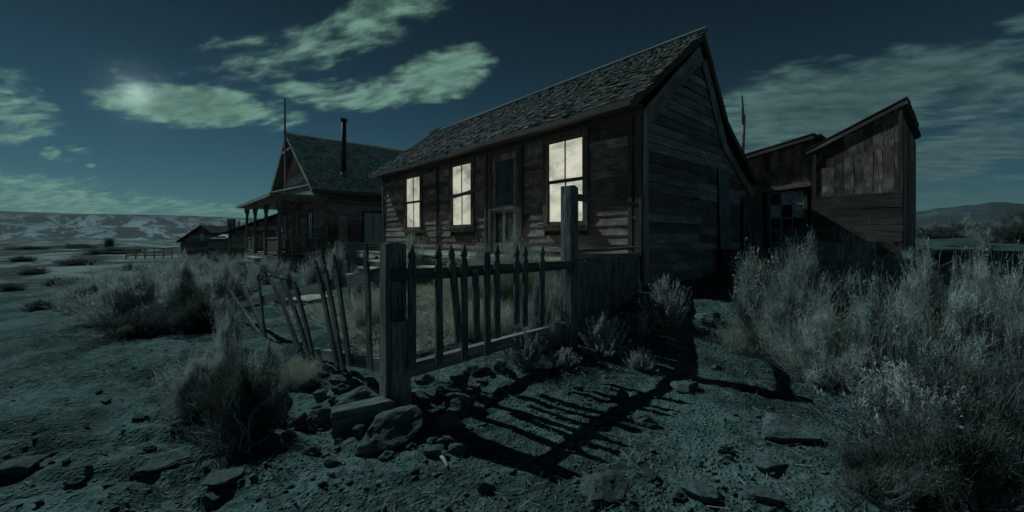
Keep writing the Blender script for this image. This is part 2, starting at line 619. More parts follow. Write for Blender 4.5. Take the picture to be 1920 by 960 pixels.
def H(x, y):
    x, y = np.asarray(x, dtype=float), np.asarray(y, dtype=float)
    r = np.hypot(x, y)
    az = np.degrees(np.arctan2(x, y))
    z = .40 * S(2.9, 6.6, y) * S(-4.2, .2, x) + .10 * S(2.0, 6, y) * S(1.5, 5, x)
    z = z + .55 * S(9, 17, r) * S(22, 40, az) + .25 * S(14, 30, r) * S(42, 50, az)
    z = z - .95 * S(13, 42, r) * S(-18, -36, az) - .12 * S(5, 13, r) * S(-30, -45, az)
    z = z + 27.5 * S(240, 640, r) * S(-4, -26, az) * (1 + .10 * fbm(az * .12, r * .002, 3, 5)) * (1 - S(-60, -140, az))
    z = z + 26 * fbm(x * .006, y * .006, 4, 15) * S(200, 420, r) * (1 - S(430, 600, r)) * S(-4, -26, az)
    ridge = 145 + 46 * fbm(az * .30 + 3, az * 0, 4, 11) * 2 + 60 * fbm(x * .0012, y * .0012, 4, 21)
    z = z + ridge * S(1400, 3000, r) * S(20, 34, az) * (1 - S(3000, 3400, r) * .6) * (1 - S(80, 130, az))
    near = 1 - S(9, 22, r)
    path = np.exp(-((x - (.35 + .32 * (y - 2))) / .8) ** 2)
    rough = (.030 - .012 * path)
    z = z + near * (rough * 3.0 * fbm(x * 1.1, y * 1.1, 3, 31) + rough * 1.3 * fbm(x * 4.3, y * 4.3, 3, 41))
    led = np.abs(fbm(x * 1.3 + .8 * y, y * 2.6 - .6 * x, 4, 51)) * 2
    z = z + near * .16 * (led - .3) * S(-.5, -1.4, x) * (1 - S(2.8, 7, y) * .75) + near * .05 * (led - .3) * (1 - S(1.9, 2.6, y))
    z = z + (1 - S(7, 14, r)) * (.35 + .9 * S(-.08, .12, fbm(x * .7, y * .7, 2, 77))) * (.026 * fbm(x * 13, y * 13, 3, 61) + .030 * np.maximum(fbm(x * 6.1, y * 6.1, 3, 66), .05))
    z = z + S(14, 40, r) * .5 * fbm(x * .06, y * .06, 3, 71) * (1 - S(200, 260, r)) * 1.2
    return z


def h1(x, y):
    return float(H(np.array([x]), np.array([y]))[0])


def spot(px, py):
    """the point of the ground seen at that place in a 1920 x 960 picture"""
    dx, dz = (px - CX) / FPX, (HZ - py) / FPX
    t = np.concatenate([np.arange(1.0, 14, .01), np.arange(14, 90, .1)])
    g = EYE + dz * t - H(dx * t, t)
    i = int(np.argmax(g < 0)) if (g < 0).any() else len(t) - 1
    return Vector((dx * t[i], t[i], h1(dx * t[i], t[i])))


def build_ground():
    fr = np.radians(np.arange(-66, 66.01, .27))
    bk = np.radians(np.linspace(66, 294, 60)[1:-1])
    ang = np.concatenate([fr, bk])
    rad = [.25]
    while rad[-1] < 9000:
        rad.append(rad[-1] * 1.0152)
    rad = np.array(rad)
    A, Rr = np.meshgrid(ang, rad)
    X, Y = Rr * np.sin(A), Rr * np.cos(A)
    Z = H(X, Y)
    V = np.stack([X, Y, Z], -1).reshape(-1, 3)
    na, nr = len(ang), len(rad)
    i, j = np.meshgrid(np.arange(na), np.arange(nr - 1))
    i2 = (i + 1) % na
    F = np.stack([j * na + i, (j + 1) * na + i, (j + 1) * na + i2, j * na + i2], -1).reshape(-1, 4)[:, ::-1]
    c = len(V)
    V = np.vstack([V, [[0, 0, h1(0, 0)]]])
    me = np_mesh('ground', V, F, True)
    # close the middle
    me2 = np_mesh('tmp', V[list(range(na)) + [c]], np.array([[k, (k + 1) % na, na] for k in range(na)]), True)
    import bmesh
    bm = bmesh.new()
    bm.from_mesh(me)
    bm.from_mesh(me2)
    bmesh.ops.remove_doubles(bm, verts=[v for v in bm.verts if v.co.xy.length < .3], dist=1e-5)
    loose = [v for v in bm.verts if not v.link_faces]
    bmesh.ops.delete(bm, geom=loose, context='VERTS')
    bm.normal_update()
    bm.to_mesh(me)
    bm.free()
    bpy.data.meshes.remove(me2)
    o = link('ground', me, None, M['ground'])
    tag(o, 'dry stony ground running to snow streaked hills and distant mountains', kind='structure')


build_ground()

# ------------------------------------------------------------------ house frame shared by the three buildings
TH = R(-48.6)
E_X = Vector((math.cos(TH), math.sin(TH), 0))
E_Y = Vector((-math.sin(TH), math.cos(TH), 0))


def clapboards(parent, mat, n, plane, spans, z0, z1, exp, name='clapboard', seg=(2.2, 4.2), wide=1.16, thick=.02, miss=0.0):
    """lapped boards; plane(u, out, z) -> point; spans(zlo, zhi) -> list of (u0, u1)"""
    z = z0
    k = 0
    while z < z1 - .03:
        e = exp * random.uniform(.93, 1.07)
        if z + e > z1:
            e = z1 - z
        for (a, b) in spans(z, z + e):
            u = a
            while u < b - .02:
                L = random.uniform(*seg)
                if b - (u + L) < .5:
                    L = b - u
                e_ = min(u + L, b)
                if random.random() >= miss:
                    dz = random.uniform(-.006, .006)
                    dz2 = dz + random.uniform(-.006, .006)
                    nn = Vector(n) + Vector((0, 0, .10 + random.uniform(0, .10)))
                    zc = z + e / 2
                    plank(name, parent, plane(u + .002, .010 + random.uniform(0, .008), zc + dz), plane(e_ - .002, .010 + random.uniform(0, .008), zc + dz2),
                          e * random.choice((.955, .975, 1.04, 1.1, wide)), thick, nn, mat)
                u = e_
        z += e
        k += 1


def frame_ring(mb, a0, a1, z0, z1, w, f, d0, d1):
    """rectangular casing as four butted boxes; f(u0,u1,o0,o1,z0,z1) adds a box"""
    f(mb, a0 - w, a0, d0, d1, z0, z1)
    f(mb, a1, a1 + w, d0, d1, z0, z1)
    f(mb, a0 - w, a1 + w, d0 - .004, d1, z1, z1 + w)


# ------------------------------------------------------------------ the main house
def build_main_house():
    root = empty('wooden_house', (2.02, 6.15, .45), TH)
    tag(root, 'abandoned clapboard house with three glowing windows and a steep shingled roof', 'house')
    Z0 = -.45                                  # children are in the root's frame, raised back to world heights
    W = lambda x, y, z: (x, y, z + Z0)
    prof = [(0.03, .3), (0.03, 3.26), (2.02, 4.86), (3.08, 3.42), (4.88, 2.34), (4.88, .3)]
    body = MB().prism([(u, z + Z0) for u, z in prof], -9.55, -.03, 'x').build('wall', M['inner'], root)
    # openings of the front: x0, x1, z0, z1
    wins = [(-7.89, -7.0, 1.54, 3.03), (-5.36, -4.5, 1.55, 3.06), (-2.0, -1.14, 1.53, 3.05)]
    door = (-3.72, -2.88, .93, 3.06)
    cas = .105

    def spans_front(za, zb):
        cuts = []
        for (a, b, c, d) in wins:
            if zb > c - .10 and za < d + cas:
                cuts.append((a - cas, b + cas))
        cuts.append((door[0] - .1, door[1] + .1))
        out, u = [], -9.5
        for a, b in sorted(cuts):
            if a > u + .03:
                out.append((u, a))
            u = max(u, b)
        out.append((u, -.06))
        return out
    clapboards(body, M['siding'], (0, -1, 0), lambda u, o, z: W(u, .03 - o, z), spans_front, .82, 3.16, .158)

    def slopes(z):
        lo = 0.02 if z < 3.22 else .02 + (z - 3.22) * 2.0 / 1.58
        hi = 4.86 if z < 2.34 else (4.86 - (z - 2.34) / 1.08 * 1.8 if z < 3.42 else 3.06 - (z - 3.42) * 1.06 / 1.42)
        return lo, hi

    def spans_gable(za, zb):
        lo, hi = slopes(zb)
        return [(lo + .02, hi - .05)] if hi - lo > .2 else []
    clapboards(body, M['gable'], (1, 0, 0), lambda u, o, z: W(-.03 + o, u, z), spans_gable, .50, 4.75, .165, seg=(1.4, 3.6))
    # corner boards, battens and frieze
    for (x, w) in ((-.055, .11), (-9.53, .1)):
        plank('corner_board', root, W(x, -.025, .55), W(x, -.025, 3.2), w, .035, (0, -1, 0), M['trim_board'])
    plank('corner_board', root, W(.022, .05, .5), W(.022, .05, 3.24), .1, .035, (1, 0, 0), M['gable'])
    for x in (-6.07, -3.93, -2.74, -.2):
        plank('batten', root, W(x, -.03, .86 if x > -6 else .80), W(x + .01, -.035, 3.14), .075, .035, (0, -1, 0), M['trim_board'])
    plank('frieze_board', root, W(-9.6, -.03, 3.20), W(.03, -.03, 3.20), .13, .03, (0, -1, 0), M['trim_board'])
    plank('soffit_board', root, W(-9.75, -.2, 3.275), W(.04, -.2, 3.275), .36, .025, (0, 0, 1), M['trim_board'])
    # roof
    sl = 1.92 / 2.38
    yb, zb, yt, zt = -.38, 3.30, 2.02, 5.085
    th = .05
    mb = MB()
    mb.prism([(yb, zb + Z0), (yt, zt + Z0), (yt, zt - th * 1.3 + Z0), (yb, zb - th + Z0)], -9.85, .06, 'x')
    mb.prism([(yt, zt + Z0), (3.12, 3.66 + Z0), (3.08, 3.58 + Z0), (yt, zt - th * 1.6 + Z0)], -9.85, .055, 'x')
    mb.prism([(3.10, 3.67 + Z0), (5.05, 2.50 + Z0), (5.03, 2.43 + Z0), (3.08, 3.57 + Z0)], -9.85, .06, 'x')
    roof = mb.build('roof', M['roofdeck'], root)
    plank('ridge_board', roof, W(-9.9, 1.96, 5.125), W(.1, 1.96, 5.125), .14, .025, (0, -.62, .78), M['shingle'])
    plank('fascia', root, W(-9.84, -.395, 3.26), W(.06, -.395, 3.26), .12, .025, (0, -1, 0), M['trim_board'])
    for x in (.078, -9.87):
        n = (1, 0, 0)
        plank('rake_board', root, W(x, -.42, 3.21), W(x, 2.0, 5.01), .13, .03, n, M['trim_board'])
        plank('rake_board', root, W(x, 1.99, 5.02), W(x, 3.10, 3.59), .12, .03, n, M['trim_board'])
        plank('rake_board', root, W(x, 3.03, 3.62), W(x, 5.05, 2.42), .12, .03, n, M['trim_board'])
    plank('rake_trim', root, W(.032, .06, 3.13), W(.032, 2.0, 4.70), .26, .02, (1, 0, 0), M['gable'])
    plank('rake_trim', root, W(.028, 2.14, 4.60), W(.028, 3.14, 3.10), .24, .02, (1, 0, 0), M['gable'])
    plank('rake_trim', root, W(.034, 3.04, 3.16), W(.034, 4.84, 2.16), .2, .02, (1, 0, 0), M['gable'])
    # shingles
    SL = math.hypot(yt - yb, zt - zb)
    d = Vector((0, (yb - yt) / SL, (zb - zt) / SL))
    nrm = Vector((0, -(zt - zb) / SL, (yt - yb) / SL))
    pieces = []
    nc = 27
    ex = SL / nc
    for c in range(nc):
        x = -9.86 + random.uniform(-.08, 0)
        while x < .08:
            w = random.uniform(.065, .15)
            L = ex * 1.9 * random.uniform(.9, 1.12)
            if random.random() < .975:
                pieces.append((x + w / 2, c, w * .95, L, random.gauss(0, .035), random.random()))
            x += w
    def shingle_matrix(p):
        x, c, w, L, tw, rr = p
        low = (c + 1) * ex + random.uniform(-.012, .026)
        mid = low - L / 2
        pos = Vector(W(x, yt, zt)) + d * mid + nrm * (.016 + .011 * rr)
        lift = .085 + .10 * rr * rr
        a = (d * math.cos(lift) + nrm * math.sin(lift)).normalized()
        a = (Matrix.Rotation(tw, 3, nrm) @ a).normalized()
        y = nrm.cross(a).normalized()
        y = (Matrix.Rotation(random.gauss(0, .05), 3, a) @ y).normalized()
        z = a.cross(y)
        t = .011 + .006 * rr
        return Matrix(((a.x * L, y.x * w, z.x * t, pos.x), (a.y * L, y.y * w, z.y * t, pos.y), (a.z * L, y.z * w, z.z * t, pos.z), (0, 0, 0, 1)))
    camloc = Matrix.Rotation(-TH, 4, 'Z') @ (Vector((0, 0, EYE)) - Vector((2.02, 6.15, .45)))
    mats = [(shingle_matrix(p), p) for p in pieces]
    mats.sort(key=lambda q: (q[0].translation - camloc).length)
    for q, p in mats[:300]:
        o = bpy.data.objects.new('shingle', board_mesh(M['shingle'], random.randrange(7)))
        COL.objects.link(o)
        o.parent = roof
        o.matrix_basis = q
    V, F = [], []
    base = [(-.5, -.5, -.5), (.5, -.5, -.5), (.5, .5, -.5), (-.5, .5, -.5), (-.5, -.5, .5), (.5, -.5, .5), (.5, .5, .5), (-.5, .5, .5)]
    for q, p in mats[300:]:
        b = len(V)
        V += [tuple(q @ Vector(v)) for v in base]
        F += [tuple(i + b for i in f) for f in ((4, 5, 6, 7), (0, 1, 5, 4), (1, 2, 6, 5), (2, 3, 7, 6), (3, 0, 4, 7))]
    me = np_mesh('shingles', np.array(V), np.array(F))
    me.materials.append(M['roof_shingles'])
    o = link('shingles', me, roof)
    tag(o, kind='stuff')
    # loose shingle lump at the far end of the ridge
    plank('loose_board', roof, W(-9.75, 1.9, 5.14), W(-9.3, 2.0, 5.22), .12, .03, (0, -.5, .8), M['shingle'])

    # windows
    for i, (a, b, c, e) in enumerate(wins):
        mb = MB()
        y0, y1 = -.045, .02
        zz0, zz1 = c + Z0, e + Z0
        mb.box(a - cas, a, y0, y1, zz0 - .02, zz1)
        mb.box(b, b + cas, y0, y1, zz0 - .02, zz1)
        mb.box(a - cas - .02, b + cas + .02, y0 - .006, y1, zz1, zz1 + cas)
        mb.box(a - cas - .04, b + cas + .04, y0 - .03, y1, zz1 + cas, zz1 + cas + .025)
        win = mb.build('window', M['trim'], root)
        MB().box(a - cas - .06, b + cas + .06, -.11, .02, zz0 - .065, zz0 - .02).build('sill', M['trim'], win)
        MB().box(a - cas, b + cas, -.03, .02, zz0 - .16, zz0 - .065).build('apron', M['siding'], win)
        xm, zm = (a + b) / 2, (zz0 + zz1) / 2
        s = .028
        sb = MB()
        for (q0, q1, yy) in ((zz0 - .02, zm, .008), (zm, zz1, -.004)):
            sb.box(a, a + s, yy - .012, yy + .02, q0, q1)
            sb.box(b - s, b, yy - .012, yy + .02, q0, q1)
            sb.box(a + s, b - s, yy - .012, yy + .02, q0, q0 + s + .006)
            sb.box(a + s, b - s, yy - .012, yy + .02, q1 - s, q1)
            sb.box(xm - .011, xm + .011, yy - .010, yy + .018, q0 + s + .006, q1 - s)
        sb.build('sash', M['sash'], win)
        for (q0, q1, yy) in ((zz0 - .02, zm, .012), (zm, zz1, 0)):
            for (u0, u1) in ((a + s, xm), (xm, b - s)):
                MB().box(u0, u1 - .001, yy + .002, yy + .006, q0 + s, q1 - s + .004).build('pane', M['pane%d' % i], win)
    plank('nailed_board', root, W(-5.72, -.085, 2.22), W(-4.02, -.09, 2.36), .075, .03, (0, -1, 0), M['siding'])
    # door
    a, b, c, e = door
    mb = MB()
    mb.box(a - .1, a, -.05, .02, c + Z0 - .06, e + Z0)
    mb.box(b, b + .1, -.05, .02, c + Z0 - .06, e + Z0)
    mb.box(a - .1, b + .1, -.055, .02, e + Z0, e + Z0 + .09)
    dr = mb.build('door', M['trim'], root)
    z0, z1 = c + Z0, e + Z0
    lf = MB()
    lf.box(a, a + .12, -.012, .018, z0, z1)
    lf.box(b - .12, b, -.012, .018, z0, z1)
    for q0, q1 in ((z0, z0 + .2), (z0 + .86, z0 + 1.02), (z1 - .14, z1)):
        lf.box(a + .12, b - .12, -.011, .017, q0, q1)
    lf.box((a + b) / 2 - .05, (a + b) / 2 + .05, -.010, .016, z0 + .2, z0 + .86)
    lf.build('stiles', M['siding'], dr)
    MB().box(a + .12, b - .12, .008, .014, z0 + 1.02, z1 - .14).build('screen', M['curtain_dim'], dr)
    MB().box(a + .12, (a + b) / 2 - .05, .006, .014, z0 + .2, z0 + .86).build('lower_panel', M['inner'], dr)
    MB().box((a + b) / 2 + .05, b - .12, .006, .014, z0 + .2, z0 + .86).build('lower_panel', M['curtain_dim'], dr)
    plank('cross_rail', dr, (a + .02, -.035, z0 + .95), (b + .02, -.035, z0 + .97), .07, .02, (0, -1, 0), M['siding'])
    MB().tube([(b - .05, -.012, z0 + .98), (b - .05, -.06, z0 + .98)], [.02, .026], 10).build('door_knob', M['iron'], dr)
    # the tin sheets on the gable side
    return root


def seg_shingle_mat():
    m, N = new_mat('roof_shingles')
    tc = N.n('TexCoord')
    P = tc.outputs['Object']
    v = N.n('TexVoronoi', feature='F1')
    N.put(v.inputs['Vector'], N.v('MULTIPLY', P, (7.5, 7.5, 7.5)))
    v.inputs['Scale'].default_value = 1.0
    sp = N.n('SeparateColor')
    N.put(sp.inputs[0], v.outputs['Color'])
    g = N.noise(N.v('MULTIPLY', P, (40, 6, 6)), 1.0, 6, .65)
    c = N.scalec(N.mix(N.ss(g, .35, .65), (.06, .05, .045), (.22, .185, .165)), N.m('ADD', .5, N.m('MULTIPLY', sp.outputs[0], .95)))
    finish(N, c, .9, g, .6, .006)
    return m


M['roof_shingles'] = seg_shingle_mat()
for i_, (p_, s_) in enumerate(((.80, 3.0), (.85, 8.4), (1.0, 21.7))):
    M['pane%d' % i_] = lit_pane('lit_window_%d' % i_, p_, s_)
m_, N_ = new_mat('dusty_glass')
finish(N_, N_.mix(N_.ss(N_.noise(N_.n('TexCoord').outputs['Object'], 4, 5, .6), .35, .65), (.05, .05, .05), (.11, .11, .105)), .5)
M['curtain_dim'] = m_

house = build_main_house()


def hl(x, y, z=0.0):
    """main-house frame to world"""
    v = Vector((2.02, 6.15, 0)) + E_X * x + E_Y * y
    return Vector((v.x, v.y, z))


# ------------------------------------------------------------------ things against the house
def corrugated(mb_name, mat, parent, w, h, n=9, amp=.012, rows=1, thick=.003, bend=None):
    k = n * 6
    V, F = [], []
    for s in (0, 1):
        for j in range(rows + 1):
            for i in range(k + 1):
                u = i / k
                V.append((u * w - w / 2, amp * math.sin(u * n * 2 * math.pi) + s * thick, h * j / rows))
    nn = (k + 1) * (rows + 1)
    for s in (0, 1):
        for j in range(rows):
            for i in range(k):
                a = s * nn + j * (k + 1) + i
                q = (a, a + 1, a + k + 2, a + k + 1)
                F.append(q if s == 0 else q[::-1])
    if bend:
        V = [bend(*v) for v in V]
    me = bpy.data.meshes.new(mb_name)
    me.from_pydata(V, [], F)
    me.update()
    me.materials.append(mat)
    return link(mb_name, me, parent)


def tin_things():
    p = hl(.07, 3.10)
    o = corrugated('tin_sheet', M['tin'], None, .58, 1.92, 5, .008)
    o.location = (p.x, p.y, .74)
    o.rotation_euler = (R(-1.5), 0, TH + R(90))
    tag(o, 'tall grey tin sheet nailed upright on the dark gable side wall', 'metal sheet')
    p = hl(.06, 4.45)
    o = corrugated('tin_door', M['tin'], None, .8, 1.5, 3, .005)
    o.location = (p.x, p.y, .66)
    o.rotation_euler = (0, 0, TH + R(90))
    tag(o, 'low dark tin door panel near the back corner under the sloping roof', 'metal sheet')
    # ribbed wash tub
    p = hl(.33, 2.88)
    z = h1(p.x, p.y) + .06
    prof = []
    for i in range(25):
        t = i / 24
        prof.append((.19 + .10 * t ** .7 + .008 * math.sin(t * 5 * 2 * math.pi), t * .42))
    V, F = [], []
    seg = 28
    ring = [(0.0, .0)] + prof + [(prof[-1][0] + .018, .43), (prof[-1][0] + .012, .44), (prof[-1][0] - .012, .42)] + [(r - .012, zz) for r, zz in prof[::-1]] + [(0.0, .012)]
    for (r, zz) in ring:
        for k in range(seg):
            a = 2 * math.pi * k / seg
            V.append((r * math.cos(a), r * math.sin(a), zz))
    for i in range(len(ring) - 1):
        for k in range(seg):
            F.append((i * seg + k, i * seg + (k + 1) % seg, (i + 1) * seg + (k + 1) % seg, (i + 1) * seg + k))
    me = np_mesh('wash_tub', np.array(V), np.array(F), True)
    o = link('wash_tub', me, None, M['tin'], (p.x, p.y, z))
    tag(o, 'ribbed tin wash tub standing below the upright tin sheet', 'tub')
    # pole and stovepipe behind the house
    root = empty('leaning_pole', hl(-.43, 5.5, h1(*hl(-.43, 5.5).xy)))
    tag(root, 'thin weathered forked pole rising behind the low back roof', 'pole')
    z0 = root.location.z
    MB().tube([(0, 0, 0), (.02, 0, 2.6 - z0), (-.01, 0, 3.4 - z0), (.03, .01, 4.35 - z0)], [.06, .055, .05, .045], 8).build('pole', M['post'], root, True)
    MB().tube([(.02, 0, 4.1 - z0), (-.02, -.03, 4.45 - z0), (-.045, -.02, 4.84 - z0)], [.045, .035, .028], 7).build('branch_stub', M['post'], root, True)
    MB().tube([(-.045, -.02, 4.70 - z0), (.0, .03, 4.66 - z0)], [.014, .011], 5).build('nail', M['iron'], root)
    g = hl(-.52, 4.72)
    root = empty('stove_pipe', (g.x, g.y, 2.62))
    tag(root, 'short tin stove pipe on the low back roof beside the forked pole', 'pipe')
    MB().tube([(0, 0, -.08), (0, 0, 1.05)], .06, 14).build('pipe', M['tin'], root, True)
    MB().tube([(0, 0, .5), (0, 0, .53)], .068, 14).build('collar', M['iron'], root)
    MB().tube([(0, 0, -.10), (0, 0, .03)], [.13, .065], 14).build('flashing', M['tin'], root)


tin_things()


# ------------------------------------------------------------------ deck, skirting and steps before the front door
def build_deck():
    root = empty('front_deck', hl(-4.6, -.7, .35), TH)
    tag(root, 'low grey plank deck along the house front below the lit windows', 'deck')
    ox, oy, oz = -4.6, -.7, .35
    W = lambda x, y, z: (x - ox, y - oy, z - oz)
    y = -.10
    k = 0
    while y > -1.42:
        x = -9.2
        while x < -1.0:
            L = random.uniform(2.2, 4.5)
            if -1.0 - (x + L) < .8:
                L = -1.0 - x
            z = .865 + random.uniform(-.006, .008)
            if not (k in (6, 7) and -3.6 < x + L / 2 < -2.0):
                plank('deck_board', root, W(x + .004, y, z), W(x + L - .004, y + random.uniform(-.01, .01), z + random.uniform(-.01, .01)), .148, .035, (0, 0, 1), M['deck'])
            x += L
        y -= .158
        k += 1
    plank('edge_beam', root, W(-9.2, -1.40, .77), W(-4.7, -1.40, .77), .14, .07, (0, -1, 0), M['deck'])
    plank('edge_beam', root, W(-4.65, -1.41, .76), W(-1.0, -1.40, .79), .14, .07, (0, -1, 0), M['shed'])
    for x in (-9.1, -7.4, -5.7, -4.2, -2.6, -1.1):
        g = hl(x, -1.36)
        plank('joist_post', root, W(x, -1.34, h1(g.x, g.y) - .1), W(x, -1.34, .70), .12, .12, (0, -1, 0), M['shed'])
    x = -4.2
    while x < -.95:
        w = random.uniform(.11, .17)
        g = hl(x, -1.45)
        if random.random() > .06:
            plank('skirting_plank', root, W(x + w / 2, -1.455, h1(g.x, g.y) - .06), W(x + w / 2 + random.uniform(-.02, .02), -1.455, .80 + random.uniform(-.05, .0)), w * .95, .022, (0, -1, 0), M['shed'])
        x += w
    # steps
    st = empty('wooden_steps', hl(-5.9, -1.9, h1(*hl(-5.9, -1.9).xy)), TH)
    tag(st, 'short flight of pale plank steps leaning against the front deck', 'steps')
    zb = st.location.z
    for i, (yy, zz) in enumerate(((.30, .56), (.05, .40), (-.22, .24))):
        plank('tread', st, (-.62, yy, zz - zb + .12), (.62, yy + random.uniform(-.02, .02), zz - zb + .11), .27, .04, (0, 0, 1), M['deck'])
        plank('riser', st, (-.60, yy - .10, zz - zb), (.60, yy - .10, zz - zb), .14, .02, (0, -1, 0), M['shed'])
    for x in (-.55, .55):
        plank('stringer', st, (x, .42, .72 - zb), (x, -.42, .08), .16, .04, (1, 0, 0), M['shed'])
    # fallen timbers beside the steps
    for (x0, y0, z0, x1, y1, z1, w, lab) in ((-4.9, -1.62, .66, -3.5, -2.3, .40, .2, 'wide grey plank propped diagonally against the front deck'),
                                           (-5.0, -1.75, .62, -3.2, -1.62, .66, .12, 'pale beam lying flat along the edge of the front deck')):
        a, b = hl(x0, y0), hl(x1, y1)
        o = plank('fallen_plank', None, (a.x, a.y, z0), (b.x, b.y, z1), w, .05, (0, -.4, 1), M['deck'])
        tag(o, lab, 'plank')


build_deck()


# ------------------------------------------------------------------ fences
def on_line(px, py, P0, d):
    """point of the vertical plane through P0 along d seen at px, py"""
    rx = (px - CX) / FPX
    t = (P0.x - rx * P0.y) / (rx * d.y - d.x)
    y = P0.y + d.y * t
    return Vector((P0.x + d.x * t, y, EYE + (HZ - py) / FPX * y)), t


def picket_mesh(parent, top, bot, w, thick, side, nrm, tip=True, bend=0.0):
    top, bot, side, nrm = Vector(top), Vector(bot), Vector(side).normalized(), Vector(nrm).normalized()
    L = (top - bot).length
    ax = (top - bot).normalized()
    sx = (side - ax * side.dot(ax)).normalized()
    prof = [(0, 1.0), (.25, random.uniform(.93, 1.03)), (.5, random.uniform(.92, 1.04)), (.75, random.uniform(.93, 1.02)), (1 - .155 / L, 1.0)]
    if tip:
        prof += [(1 - .125 / L, .62), (1 - .10 / L, .66), (1 - .085 / L, .95), (1 - .05 / L, .60), (1, .06)]
    else:
        prof += [(1 - .04 / L, .95), (1, .75)]
    V, F = [], []
    for t, k in prof:
        c = bot + ax * (L * t) + sx * (bend * math.sin(math.pi * t)) + nrm * random.uniform(-.003, .003)
        for s, q in ((-1, -1), (1, -1), (1, 1), (-1, 1)):
            V.append(c + sx * (s * w * k / 2) + nrm * (q * thick / 2))
    n = len(prof)
    for i in range(n - 1):
        for k in range(4):
            F.append((i * 4 + k, i * 4 + (k + 1) % 4, i * 4 + 4 + (k + 1) % 4, i * 4 + 4 + k))
    F += [(3, 2, 1, 0), (n * 4 - 4, n * 4 - 3, n * 4 - 2, n * 4 - 1)]
    # local frame: origin at the foot, so that the grain follows the object
    V = [tuple(v - bot) for v in V]
    me = bpy.data.meshes.new('picket')
    me.from_pydata(V, [], F)
    me.update()
    me.materials.append(M['picket'])
    o = link('picket', me, parent)
    o.location = bot
    return o


M['picket'] = plain_wood('picket_wood', (.10, .088, .085), (.28, .245, .23), axis=(14, 14, 1.5))
P1 = Vector((-.845, 2.87, 0))
DR = Vector((E_Y.x, E_Y.y, 0))
DL = Vector((-.72, .69, 0)).normalized()
P2 = P1 + DR * 1.925


def square_post(name, parent, x, y, z0, z1, w, d, rz, mat, lean=(0, 0), chip=.5):
    rr = random.Random(int(x * 1000))
    V, F = [], []
    n = 7
    for i in range(n):
        t = i / (n - 1)
        for (sx, sy) in ((-1, -1), (0, -1.0), (1, -1), (1, 0), (1, 1), (0, 1.0), (-1, 1), (-1, 0)):
            k = .93 if sx and sy else 1.0
            V.append((sx * w / 2 * k * (1 + rr.uniform(-.05, .05)) + lean[0] * t, sy * d / 2 * k * (1 + rr.uniform(-.05, .05)) + lean[1] * t,
                      (z1 - z0) * t + (rr.uniform(-.02, .02) * chip if i == n - 1 else 0)))
    for i in range(n - 1):
        for k in range(8):
            F.append((i * 8 + k, i * 8 + (k + 1) % 8, i * 8 + 8 + (k + 1) % 8, i * 8 + 8 + k))
    F += [tuple(range(7, -1, -1)), tuple((n - 1) * 8 + k for k in range(8))]
    me = bpy.data.meshes.new(name)
    me.from_pydata(V, [], F)
    me.update()
    me.materials.append(mat)
    return link(name, me, parent, None, (x, y, z0), (0, 0, rz))


M['postm'] = plain_wood('post_grain', (.10, .09, .085), (.38, .34, .31), .016, axis=(16, 16, 1.3))


